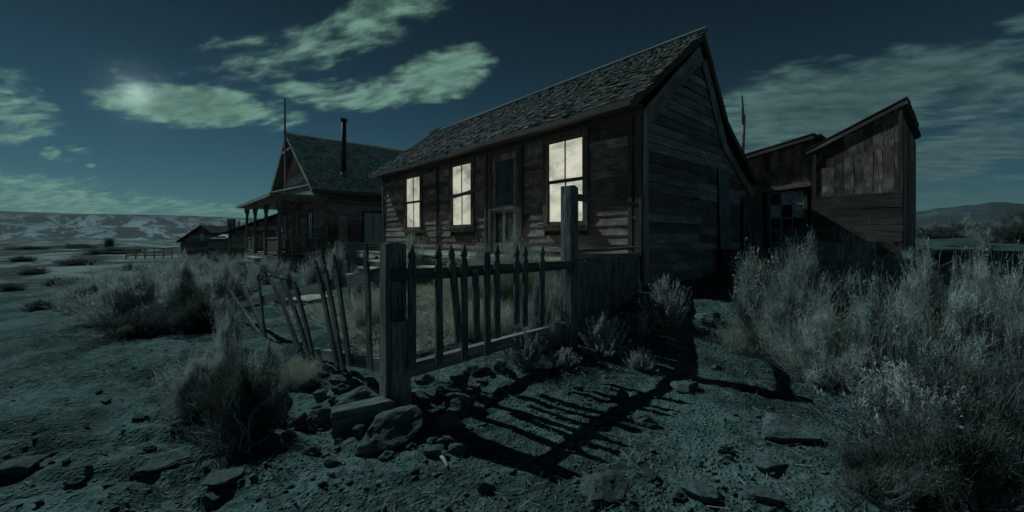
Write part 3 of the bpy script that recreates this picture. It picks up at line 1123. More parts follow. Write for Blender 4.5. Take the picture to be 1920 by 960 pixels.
def build_picket_fence():
    NR = Vector((DR.y, -DR.x, 0))         # towards the camera side of the gate run
    NL = Vector((-DL.y, DL.x, 0))
    NL = NL if NL.y < 0 else -NL
    zg = h1(P1.x, P1.y)
    root = empty('corner_post', (P1.x, P1.y, zg))
    tag(root, 'stout squared corner post of the picket fence amid the rubble', 'fence post')
    rz = math.atan2(DR.y, DR.x)
    square_post('shaft', root, 0, 0, -.1, 1.21 - zg, .135, .12, rz, M['postm'], (0, 0), .5)
    q = NR * .076
    plank('face_board', root, (q.x + DR.x * .01, q.y + DR.y * .01, -.12), (q.x + DR.x * .012, q.y + DR.y * .012, .66), .142, .028, NR, M['post'])
    q = NR * .02 - DR * .085
    plank('side_board', root, (q.x, q.y, -.1), (q.x, q.y, 1.20 - zg), .10, .03, -DR, M['post'])
    # gate run towards the house
    f = empty('picket_fence', tuple(P1 + DR * 1.0)[:2] + (h1(*(P1 + DR).xy),))
    tag(f, 'weathered picket fence run with pointed slats between corner post and tall post', 'fence', 'runs of the picket fence')
    o = f.location

    def rel(v):
        return Vector(v) - o
    a, b = P1 + NR * .085 - DR * .05, P2 + NR * .03 + DR * .06
    a.z, b.z = .985, .965
    plank('rail', f, rel(a), rel(b), .085, .045, NR, M['fence'])
    a, b = P1 + NR * .0 + DR * .07, P2 + DR * .0
    a.z, b.z = .275, .335
    plank('rail', f, rel(a), rel(b), .10, .06, NR, M['post'])
    rows = [(772, 459, 772, 693, 1), (822, 458, 824, 682, 1), (845, 458, 861, 641, 1), (870, 457, 871, 676, 1), (891, 507, 894, 632, 0), (913, 472, 914, 667, 0),
            (932, 456, 932, 634, 1), (969, 458, 968, 607, 1), (985, 458, 984, 612, 1), (1017, 459, 1016, 586, 1)]
    for (ax, ay, bx, by, tip) in rows:
        P = P1 + NR * .125
        t, _ = on_line(ax, ay, P, DR)
        b_, _ = on_line(bx, by, P, DR)
        picket_mesh(f, rel(t), rel(b_), .058, .02, DR, NR, bool(tip))
    # collapsing run to the left
    g = empty('sagging_fence', tuple(P1 + DL * 2)[:2] + (h1(*(P1 + DL * 2).xy),))
    tag(g, 'collapsing picket fence run with slats leaning every way beside the bushes', 'fence', 'runs of the picket fence')
    o2 = g.location
    rel2 = lambda v: Vector(v) - o2
    a, _ = on_line(738, 508, P1 + NL * .02, DL)
    b, _ = on_line(446, 572, P1 + NL * .02, DL)
    plank('rail', g, rel2(a), rel2(b), .085, .05, NL, M['post'])
    a, _ = on_line(716, 684, P1 + NL * .0, DL)
    b, _ = on_line(560, 655, P1 + NL * .0, DL)
    plank('rail', g, rel2(a), rel2(b), .09, .05, NL, M['post'])
    for (ax, ay, bx, by, bend) in ((686, 458, 694, 691, 0), (626, 478, 654, 687, -.02), (605, 482, 643, 694, -.015), (590, 487, 632, 688, -.02),
                                   (525, 516, 580, 668, -.05), (502, 512, 561, 657, -.04), (483, 516, 497, 632, 0.0), (452, 530, 500, 640, -.02), (428, 541, 486, 628, .02), (548, 520, 585, 660, -.03)):
        P = P1 + NL * .06
        t, _ = on_line(ax, ay, P, DL)
        b_, _ = on_line(bx, by, P, DL)
        picket_mesh(g, rel2(t), rel2(b_), .06, .022, DL, NL, True, bend)
    # tall post
    z2 = h1(P2.x, P2.y)
    root = empty('gate_post', (P2.x, P2.y, z2))
    tag(root, 'tall weathered post with a knot standing before the brightest window', 'fence post')
    square_post('shaft', root, 0, 0, -.1, 1.775 - z2, .135, .14, rz, M['postm'], (0, 0), .9)
    q = NR * .07 + DR * .02
    MB().tube([(q.x, q.y, .86), (q.x + NR.x * .02, q.y + NR.y * .02, .865), (q.x + NR.x * .025, q.y + NR.y * .025, .865)], [.05, .035, .015], 9).build('knot', M['postm'], root)
    # plank fence from the tall post to the house corner
    C = hl(-.05, -.07)
    d = Vector((C.x - P2.x, C.y - P2.y, 0))
    Ld = d.length
    d.normalize()
    n = Vector((d.y, -d.x, 0))
    mid = (P2 + C) / 2
    pf = empty('plank_fence', (mid.x, mid.y, h1(mid.x, mid.y)))
    tag(pf, 'upright board fence with a high open rail joining tall post and house corner', 'fence')
    rl = lambda v: Vector(v) - pf.location
    s = .10
    while s < Ld - .06:
        w = random.uniform(.15, .21)
        p = P2 + d * (s + w / 2)
        zb = h1(p.x, p.y) - .05
        plank('fence_plank', pf, rl((p.x, p.y, zb)), rl((p.x + random.uniform(-.01, .01), p.y, 1.0 + random.uniform(-.02, .01))), w * .96, .022, n, M['post'])
        s += w
    for (za, zb_, w, t, m, off) in ((1.035, .985, .10, .05, 'post', .0), (1.10, 1.085, .05, .04, 'post', -.04), (1.68, 1.745, .07, .05, 'post', .0)):
        p, q = P2 + d * .06 + n * off, C + n * off
        plank('rail', pf, rl((p.x, p.y, za)), rl((q.x, q.y, zb_)), w, t, (n if za > 1.5 else Vector((0, 0, 1))), M[m])


build_picket_fence()


# ------------------------------------------------------------------ shed on the right
def build_shed():
    ox, oy, oz = 1.2, 5.2, .4
    root = empty('plank_shed', hl(ox, oy, oz), TH)
    tag(root, 'dark vertical board shed with a slanting roof and twelve pane window', 'shed')
    W = lambda x, y, z: (x - ox, y - oy, z - oz)
    mb = MB()
    mb.prism([(u - ox, z - oz) for u, z in ((-.2, .2), (-.2, 3.1), (1.2, 3.34), (1.2, .2))], 4.95 - oy, 7.6 - oy, 'y')
    body = mb.build('wall', M['inner'], root)
    mb = MB()
    mb.prism([(u - ox, z - oz) for u, z in ((1.21, .2), (1.21, 3.06), (2.47, 3.66), (2.47, .2))], 4.80 - oy, 8.3 - oy, 'y')
    mb.build('wall', M['inner'], root)
    # boards of the part with the window
    wx0, wx1, wz0, wz1 = .34, .98, 1.11, 2.27
    x = -.2
    while x < 1.17:
        w = min(random.uniform(.14, .22), 1.18 - x)
        ztop = 3.12 + (x + .2) * .19
        a, b = x, x + w
        if b > wx0 - .06 and a < wx1 + .06:
            plank('wall_board', body, W(a + w / 2, 4.925, wz1 + .12), W(a + w / 2, 4.925, ztop + .03), w * .97, .022, (0, -1, 0), M['shed'])
            plank('wall_board', body, W(a + w / 2, 4.925, .4), W(a + w / 2, 4.925, wz0 - .06), w * .97, .022, (0, -1, 0), M['shed'])
        else:
            plank('wall_board', body, W(a + w / 2, 4.925, .35), W(a + w / 2 + random.uniform(-.01, .01), 4.925, ztop + .03), w * .97, .022, (0, -1, 0), M['shed'])
        x += w
    # projecting part
    x = 1.2
    while x < 2.47:
        w = min(random.uniform(.12, .2), 2.49 - x)
        if w < .03:
            break
        t = x + w / 2
        ztop = 3.06 + (t - 1.21) * .48
        zs = 2.62 + (t - 1.2) * .30 + random.uniform(-.02, .02)
        plank('wall_board', body, W(t, 4.772, zs - .08), W(t, 4.772, ztop), w * .97, .02, (0, -1, 0), M['shed'])
        plank('wall_board', body, W(t, 4.755, 1.9), W(t + random.uniform(-.015, .015), 4.755 - random.uniform(0, .015), zs + random.uniform(-.03, .03)), w * .98, .02, (0, -1, 0), M['shed'])
        x += w
    z = 1.17
    while z < 2.0:
        e = random.uniform(.13, .19)
        plank('cross_board', body, W(1.16, 4.735, z + e / 2), W(2.53, 4.73, z + e / 2 + random.uniform(-.012, .012)), e * .98, .024, (0, -1, 0), M['trim_board'])  # darker wood stands in for shade on these boards
        z += e
    x = 1.22
    while x < 2.45:
        w = random.uniform(.12, .22)
        zt = 1.18
        zb = random.choice((.3, .35, .7, .85))
        plank('skirt_board', body, W(x + w / 2, 4.79, zb), W(x + w / 2, 4.79, zt), w * .93, .02, (0, -1, 0), M['gable'])
        x += w
    for x in (1.2, 2.5):
        plank('corner_board', root, W(x, 4.74, .3), W(x, 4.745, 3.06 + (x - 1.21) * .46), .06, .04, (0, -1, 0), M['trim_board'])
    # right side boards
    y = 4.8
    while y < 8.3:
        w = random.uniform(.16, .24)
        plank('wall_board', body, W(2.485, y + w / 2, .35), W(2.485, y + w / 2, 3.60), w * .97, .02, (1, 0, 0), M['gable'])
        y += w
    # roofs
    rf = MB()
    rf.prism([(u - ox, z - oz) for u, z in ((-.32, 3.13), (1.3, 3.42), (1.3, 3.36), (-.32, 3.07))], 4.74 - oy, 7.8 - oy, 'y')
    roof = rf.build('roof', M['roofdeck'], root)
    rf = MB()
    rf.prism([(u - ox, z - oz) for u, z in ((1.10, 3.10), (2.58, 3.795), (2.58, 3.725), (1.10, 3.03))], 4.735 - oy, 8.5 - oy, 'y')
    roof2 = rf.build('roof', M['roofdeck'], root)
    for (r_, x0, z0, x1, z1, yy) in ((roof, -.36, 3.08, 1.2, 3.36, 4.72), (roof2, 1.06, 3.03, 2.60, 3.755, 4.722)):
        plank('fascia', r_, W(x0, yy, z0), W(x1, yy, z1), .06, .025, (0, -1, 0), M['siding'])
        k = 0
        y = yy
        while y < 7.6:
            w = random.uniform(.14, .2)
            plank('roof_board', r_, W(x0, y + w / 2, z0 + .085 + random.uniform(-.006, .008)), W(x1, y + w / 2, z1 + .085), w * .96, .022, (-.3, 0, 1), M['shingle'])
            y += w
    # window of twelve panes in two sashes
    mb = MB()
    c = .06
    y0, y1 = 4.895 - oy, 4.95 - oy
    mb.box(wx0 - c - ox, wx0 - ox, y0, y1, wz0 - oz, wz1 - oz)
    mb.box(wx1 - ox, wx1 + c - ox, y0, y1, wz0 - oz, wz1 - oz)
    mb.box(wx0 - c - ox, wx1 + c - ox, y0 - .004, y1, wz0 - .06 - oz, wz0 - oz)
    win = mb.build('window', M['trim'], root)
    plank('lintel', win, W(.22, 4.88, wz1 + .07), W(1.12, 4.87, wz1 + .13), .10, .06, (0, -1, 0), M['shed'])
    zm = (wz0 + wz1) / 2
    mu = MB()
    for q in (wz0, zm - .018, wz1 - .03):
        mu.box(wx0 - ox, wx1 - ox, 4.908 - oy, 4.93 - oy, q - oz, q + .034 - oz)
    cols = [wx0, wx0 + (wx1 - wx0) / 3, wx0 + 2 * (wx1 - wx0) / 3, wx1]
    for xx in cols:
        mu.box(xx - .011 - ox, xx + .011 - ox, 4.912 - oy, 4.932 - oy, wz0 - oz, wz1 - oz)
    for q in (wz0 + (zm - wz0) / 2, zm + (wz1 - zm) / 2):
        mu.box(wx0 - ox, wx1 - ox, 4.910 - oy, 4.931 - oy, q - .010 - oz, q + .010 - oz)
    mu.build('muntins', M['sash_pale'], win)
    rowsz = [wz0, wz0 + (zm - wz0) / 2, zm, zm + (wz1 - zm) / 2, wz1]
    for i in range(3):
        for j in range(4):
            MB().box(cols[i] - ox, cols[i + 1] - .001 - ox, 4.934 - oy, 4.938 - oy, rowsz[j] - oz, rowsz[j + 1] - .001 - oz).build('pane', M['curtain'] if j >= 2 and (i + j) % 4 != 3 else M['glass'], win)
    # a leaning board by its foot
    a, b = hl(1.75, 4.2), hl(2.45, 4.66)
    o = plank('leaning_board', None, (a.x, a.y, h1(a.x, a.y) + .02), (b.x, b.y, 1.08), .26, .03, (-.3, -.8, .4), M['shed'])
    tag(o, 'split grey board leaning against the foot of the dark shed', 'board')
    return root


m_, N_ = new_mat('sash_weathered_white')
finish(N_, (.30, .33, .33), .7)
M['sash_pale'] = m_
build_shed()


# ------------------------------------------------------------------ house with the porch
def build_porch_house():
    O = Vector((-7.58, 16.04, 0))
    root = empty('porch_house', (O.x, O.y, 0), TH)
    tag(root, 'dark gabled house with a columned corner porch and tall stove pipe', 'house')
    xl, xr, rx, rz, ez, yb = -8.0, 0.0, -4.0, 6.05, 3.3, 9.0
    body = MB().prism([(xl + .03, -.1), (xl + .03, ez), (rx, rz - .1), (xr - .03, ez), (xr - .03, -.1)], .03, yb, 'y').build('wall', M['inner'], root)
    fw = [(-7.0, -6.3, .75, 2.38), (-2.33, -1.6, .75, 2.33)]
    dr = (-4.75, -3.85, .5, 2.5)

    def spf(za, zb):
        k = max(0, (zb - ez)) * 4.0 / (rz - ez)
        lo, hi = xl + .02 + k, xr - .02 - k
        if hi - lo < .25:
            return []
        if zb > ez - .1:
            return [(lo, hi)]
        cuts = [(a - .1, b + .1) for a, b, c, d in fw if zb > c and za < d] + ([(dr[0] - .1, dr[1] + .1)] if za < dr[3] else [])
        out, u = [], lo
        for a, b in sorted(cuts):
            out.append((u, a))
            u = b
        return out + [(u, hi)]
    clapboards(body, M['far_siding'], (0, -1, 0), lambda u, o, z: (u, .03 - o, z), spf, .45, rz - .3, .21, seg=(3, 6))
    sw = (1.64, 2.40, .98, 2.30)

    def sps(za, zb):
        return [(.02, sw[0] - .08), (sw[1] + .08, yb - .1)] if zb > sw[2] and za < sw[3] else [(.02, yb - .1)]
    clapboards(body, M['far_siding'], (1, 0, 0), lambda u, o, z: (-.03 + o, u, z), sps, .1, ez, .21, seg=(3, 6))
    plank('corner_board', root, (.02, .08, 0), (.02, .08, ez), .14, .04, (1, 0, 0), M['far_siding'])
    plank('door_leaf', root, (.03, .75, .2), (.03, .75, 2.15), .34, .04, (1, 0, 0), M['gable'])
    for i, (a, b, c, d) in enumerate(fw):
        mb = MB()
        mb.box(a - .09, a, -.03, .03, c, d)
        mb.box(b, b + .09, -.03, .03, c, d)
        mb.box(a - .09, b + .09, -.035, .03, d, d + .1)
        mb.box(a - .12, b + .12, -.06, .03, c - .05, c)
        w = mb.build('window', M['trim'], root)
        m = (a + b) / 2
        s = MB().box(m - .015, m + .015, -.01, .012, c, d)
        s.box(a, b, -.011, .013, (c + d) / 2 - .02, (c + d) / 2 + .02)
        s.build('muntin', M['sash_pale'], w)
        for (u0, u1) in ((a, m), (m, b)):
            for (q0, q1) in ((c, (c + d) / 2), ((c + d) / 2, d)):
                MB().box(u0, u1 - .001, .015, .02, q0, q1 - .001).build('pane', M['curtain'], w)
    a, b, c, d = sw
    mb = MB()
    mb.box(-.03, .03, a - .08, a, c, d)
    mb.box(-.03, .03, b, b + .08, c, d)
    mb.box(-.03, .034, a - .08, b + .08, d, d + .09)
    mb.box(-.03, .06, a - .1, b + .1, c - .05, c)
    w = mb.build('window', M['trim'], root)
    MB().box(-.01, .016, (a + b) / 2 - .012, (a + b) / 2 + .012, c, d).build('muntin', M['trim'], w)
    MB().box(-.02, .0, a, (a + b) / 2, c, d).build('pane', M['curtain'], w)
    MB().box(-.02, .0, (a + b) / 2 + .001, b, c, d).build('pane', M['curtain'], w)
    mb = MB()
    mb.box(dr[0] - .09, dr[0], -.03, .03, dr[2], dr[3])
    mb.box(dr[1], dr[1] + .09, -.03, .03, dr[2], dr[3])
    mb.box(dr[0] - .09, dr[1] + .09, -.035, .03, dr[3], dr[3] + .1)
    dd = mb.build('door', M['trim'], root)
    for k in range(5):
        u = dr[0] + .18 * k + .09
        plank('door_plank', dd, (u, .0, dr[2]), (u, .0, dr[3]), .17, .03, (0, -1, 0), M['far_siding'])
    # roof
    ov, of = .32, .5
    sl = (rz - ez) / 4.0
    mb = MB()
    for sgn, xe in ((1, xr + ov), (-1, xl - ov)):
        zt, ze = rz + .06, ez - ov * sl + .06
        mb.prism([(rx, zt), (xe, ze), (xe, ze - .07), (rx, zt - .085)], -of, yb + .3, 'y')
    roof = mb.build('roof', M['roofdeck'], root)
    # shingles of the slope that faces the main house
    Lr = math.hypot(4.5 + ov, (4.0 + ov) * sl)
    dv = Vector(((4.0 + ov) / Lr, 0, -(4.0 + ov) * sl / Lr))
    nv = Vector((-dv.z, 0, dv.x))
    nc = 25
    ex = Lr / nc
    V, F = [], []
    for c in range(nc):
        y = -of - random.uniform(0, .1)
        while y < yb + .3:
            w = random.uniform(.12, .24)
            lo = Vector((rx, y + w / 2, rz + .065)) + dv * ((c + 1) * ex + random.uniform(-.012, .02)) + nv * (.072 + random.uniform(0, .02))
            hi = Vector((rx, y + w / 2, rz + .065)) + dv * ((c - .15) * ex) + nv * .004
            s = Vector((0, w * .48, 0))
            b_ = len(V)
            V += [hi - s, hi + s, lo + s, lo - s, lo - s - nv * .066, lo + s - nv * .066]
            F += [(b_, b_ + 3, b_ + 2, b_ + 1), (b_ + 3, b_ + 4, b_ + 5, b_ + 2)]
            y += w
    me = np_mesh('shingles', np.array([tuple(v) for v in V]), np.array(F))
    me.materials.append(M['lroof'])
    tag(link('shingles', me, roof), kind='stuff')
    for sgn in (1, -1):
        xe = xr + ov if sgn > 0 else xl - ov
        plank('rake_board', root, (rx, -of - .015, rz - .03), (xe, -of - .015, ez - ov * sl - .03), .16, .03, (0, -1, 0), M['far_siding'])
    plank('fascia', root, (xr + ov + .01, -of, ez - ov * sl), (xr + ov + .01, yb, ez - ov * sl), .13, .03, (1, 0, 0), M['far_siding'])
    plank('ridge_board', roof, (rx + .05, -of - .02, rz + .11), (rx + .05, yb, rz + .11), .16, .03, (.5, 0, .8), M['far_siding'])
    # collar and king post of the gable
    plank('king_post', root, (rx, -of - .05, rz - 2.6), (rx, -of - .05, rz - .1), .12, .06, (0, -1, 0), M['far_siding'])
    plank('collar_tie', root, (rx - .9, -of - .03, rz - .75), (rx + .9, -of - .03, rz - .75), .09, .04, (0, -1, 0), M['gable'])
    # porch
    pd = -1.57
    px0 = -7.9
    zf = .5
    fl = MB().box(px0, .05, pd - .05, .0, zf - .13, zf - .03).build('porch_floor', M['far_siding'], root)
    yy = -.08
    while yy > pd - .05:
        plank('floor_board', fl, (px0 - .03, yy, zf - .012), (.08, yy, zf - .012), .14, .03, (0, 0, 1), M['far_siding'])
        yy -= .15
    x = px0
    while x < .0:
        w = random.uniform(.14, .22)
        plank('skirt_board', fl, (x + w / 2, pd - .07, -.15), (x + w / 2, pd - .07, zf - .05), w * .94, .025, (0, -1, 0), M['gable'])
        x += w
    yy = pd
    while yy < -.05:
        plank('skirt_board', fl, (.075, yy + .09, -.15), (.075, yy + .09, zf - .05), .17, .025, (1, 0, 0), M['far_siding'])
        yy += .185
    posts = [-7.54, -5.15, -2.55, 0.0]
    for x in posts:
        p = MB()
        p.box(x - .075, x + .075, pd - .075, pd + .075, zf, zf + .9)
        p.box(x - .095, x + .095, pd - .095, pd + .095, zf + .9, zf + .96)
        p.tube([(x, pd, zf + .96), (x, pd, zf + 1.4), (x, pd, zf + 2.0)], [.05, .072, .055], 10)
        p.box(x - .10, x + .10, pd - .10, pd + .10, zf + 2.0, zf + 2.16)
        po = p.build('porch_post', M['far_plain'], root)
        for s in (-1, 1):
            if (x == 0 and s > 0) or (x < -7.5 and s < 0):
                continue
            pts = [(x + s * (.08 + .45 * math.sin(t * math.pi / 2)), pd, zf + 1.72 + .43 * (1 - math.cos(t * math.pi / 2)) ** .8) for t in np.linspace(0, 1, 6)]
            MB().tube(pts, .03, 6).build('bracket', M['far_plain'], po)
    pts = [(.0, pd + .08 + .5 * math.sin(t * math.pi / 2), zf + 1.72 + .43 * (1 - math.cos(t * math.pi / 2)) ** .8) for t in np.linspace(0, 1, 6)]
    MB().tube(pts, .03, 6).build('bracket', M['far_plain'], root)
    plank('porch_beam', root, (px0, pd, zf + 2.27), (.10, pd, zf + 2.27), .22, .14, (0, -1, 0), M['far_siding'])
    plank('porch_beam', root, (.0, pd + .07, zf + 2.27), (.0, 0, zf + 2.27), .22, .14, (1, 0, 0), M['far_siding'])
    # railing
    for i in range(len(posts) - 1):
        a, b = posts[i], posts[i + 1]
        if i == 1:
            continue
        plank('porch_rail', root, (a + .08, pd, zf + .72), (b - .08, pd, zf + .72), .07, .05, (0, 0, 1), M['gable'])
        plank('porch_rail', root, (a + .08, pd, zf + .12), (b - .08, pd, zf + .12), .06, .05, (0, 0, 1), M['gable'])
        n = int((b - a) / .17)
        for k in range(1, n):
            x = a + (b - a) * k / n
            plank('baluster', root, (x, pd, zf + .12), (x, pd, zf + .70), .10, .02, (0, -1, 0), M['far_siding'])
    plank('porch_rail', root, (0, pd + .08, zf + .72), (0, -.02, zf + .72), .07, .05, (0, 0, 1), M['gable'])
    plank('porch_rail', root, (0, pd + .08, zf + .12), (0, -.02, zf + .12), .06, .05, (0, 0, 1), M['gable'])
    for k in range(1, 9):
        y = pd + .08 + (1.47) * k / 9
        plank('baluster', root, (0, y, zf + .12), (0, y, zf + .70), .10, .02, (1, 0, 0), M['far_siding'])
    # hipped porch roof
    e0, e1 = zf + 2.36, zf + 2.98
    ye, xe = pd - .35, .35
    V = [(px0 - .45, ye, e0), (xe, ye, e0), (xe, .0, e0), (-.55, .0, e1), (px0 + .45, .0, e1), (px0 - .45, 0, e0)]
    V2 = [(x, y, z - .07) for x, y, z in V]
    F = [(0, 1, 3, 4), (1, 2, 3), (0, 4, 5)]
    F2 = [tuple(i + 6 for i in f[::-1]) for f in F] + [(0, 6, 7, 1), (1, 7, 8, 2)]
    pr = MB().add(V + V2, F + F2).build('porch_roof', M['lroof'], root)
    for (a, b) in (((px0 - .45, ye - .02, e0 - .04), (xe, ye - .02, e0 - .04)),):
        plank('porch_fascia', pr, a, b, .12, .03, (0, -1, 0), M['far_siding'])
    plank('porch_fascia', pr, (xe + .02, ye, e0 - .04), (xe + .02, .0, e0 - .04), .12, .03, (1, 0, 0), M['far_siding'])
    plank('hip_board', pr, (xe, ye, e0 + .02), (-.55, .0, e1 + .02), .10, .03, (.5, -.5, .7), M['gable'])
    # steps of the porch
    for k in range(3):
        plank('step', root, (-5.0, pd - .25 - .28 * k, zf - .14 - .15 * k), (-2.7, pd - .25 - .28 * k, zf - .14 - .15 * k), .28, .05, (0, 0, 1), M['gable'])
    # stove pipe with stays
    bx, by = -.8, 1.05
    bz = rz - sl * (bx - rx) + .05
    pipe = MB().tube([(bx, by, bz - .1), (bx, by, 6.35)], .10, 14).build('stove_pipe', M['iron'], root, True)
    MB().tube([(bx, by, 6.33), (bx, by, 6.40)], .15, 14).build('pipe_cap', M['iron'], pipe)
    MB().tube([(bx, by, 5.30), (bx, by, 5.36)], .112, 14).build('pipe_collar', M['iron'], pipe)
    MB().tube([(bx, by, bz - .15), (bx, by, bz + .18)], [.24, .11], 12).build('flashing', M['tin'], pipe)
    for (qx, qy) in ((-3.0, .1), (-2.6, 3.2)):
        MB().tube([(bx, by, 5.33), (qx, qy, rz - sl * (qx - rx) + .12)], .012, 5).build('stay_wire', M['iron'], pipe)
    MB().tube([(rx - .05, -of - .05, rz - .4), (rx - .05, -of - .05, rz + 1.75)], [.045, .03], 8).build('flag_pole', M['far_plain'], root)
    return root


def lroof_mat():
    m, N = new_mat('silvered_shingles')
    P = N.n('TexCoord').outputs['Object']
    v = N.n('TexVoronoi', feature='F1')
    N.put(v.inputs['Vector'], N.v('MULTIPLY', P, (5, 6, 5)))
    v.inputs['Scale'].default_value = 1.0
    sp = N.n('SeparateColor')
    N.put(sp.inputs[0], v.outputs['Color'])
    g = N.noise(N.v('MULTIPLY', P, (6, 30, 6)), 1.0, 6, .65)
    c = N.scalec(N.mix(N.ss(g, .35, .65), (.30, .30, .28), (.70, .69, .64)), N.m('ADD', .65, N.m('MULTIPLY', sp.outputs[0], .8)))
    finish(N, c, .9, g, .5, .006)
    return m


M['lroof'] = lroof_mat()
M['far_plain'] = plain_wood('porch_timber', (.15, .115, .10), (.36, .28, .25))
build_porch_house()


# ------------------------------------------------------------------ yard fence between the houses, boards on the ground
def board_fence_far():
    a, b = Vector((-4.95, 11.6, 0)), Vector((-3.35, 10.7, 0))
    mid = (a + b) / 2
    root = empty('yard_fence', (mid.x, mid.y, h1(mid.x, mid.y)))
    tag(root, 'short grey yard fence of narrow upright boards between the two houses', 'fence')
    d = (b - a).normalized()
    n = Vector((d.y, -d.x, 0))
    L = (b - a).length
    s = 0
    while s < L:
        w = random.uniform(.07, .11)
        p = a + d * (s + w / 2)
        zb = h1(p.x, p.y)
        plank('fence_board', root, Vector((p.x, p.y, zb - .05)) - root.location, Vector((p.x, p.y, .96 + random.uniform(-.02, .02))) - root.location, w * .93, .02, n, M['post'])
        s += w
    for z in (1.0, 1.08):
        plank('rail', root, Vector((a.x, a.y, z)) + n * (.03) - root.location, Vector((b.x, b.y, z + .02)) + n * .03 - root.location, .07, .06, (0, 0, 1), M['post'])
    # old pallet of boards in the yard
    p = spot(570, 572)
    root = empty('board_pallet', tuple(p), R(-20))
    tag(root, 'flat stack of weathered boards lying in the yard behind the leaning slats', 'pallet')
    for k in range(4):
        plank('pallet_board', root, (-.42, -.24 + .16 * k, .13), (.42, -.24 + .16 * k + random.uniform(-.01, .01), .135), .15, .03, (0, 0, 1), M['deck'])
    for x in (-.35, 0, .35):
        plank('bearer', root, (x, -.3, .055), (x, .3, .055), .09, .11, (0, 0, 1), M['post'])
    # squared timber block by the corner post
    c = spot(668, 812)
    o = MB()
    L, Wd, Hh = .40, .13, .17
    o.box(-L / 2, L / 2, -Wd / 2, Wd / 2, 0, Hh)
    ob = o.build('timber_block', M['block'], None)
    ob.location = (c.x + .02, c.y + .10, c.z - .015)
    ob.rotation_euler = (0, R(-3), R(24))
    bv = ob.modifiers.new('bevel', 'BEVEL')
    bv.width = .008
    bv.segments = 1
    tag(ob, 'short squared timber block lying against the corner post among stones', 'timber')


M['block'] = plain_wood('timber_grain', (.09, .09, .08), (.24, .24, .21), .012, axis=(1.5, 14, 14))
board_fence_far()


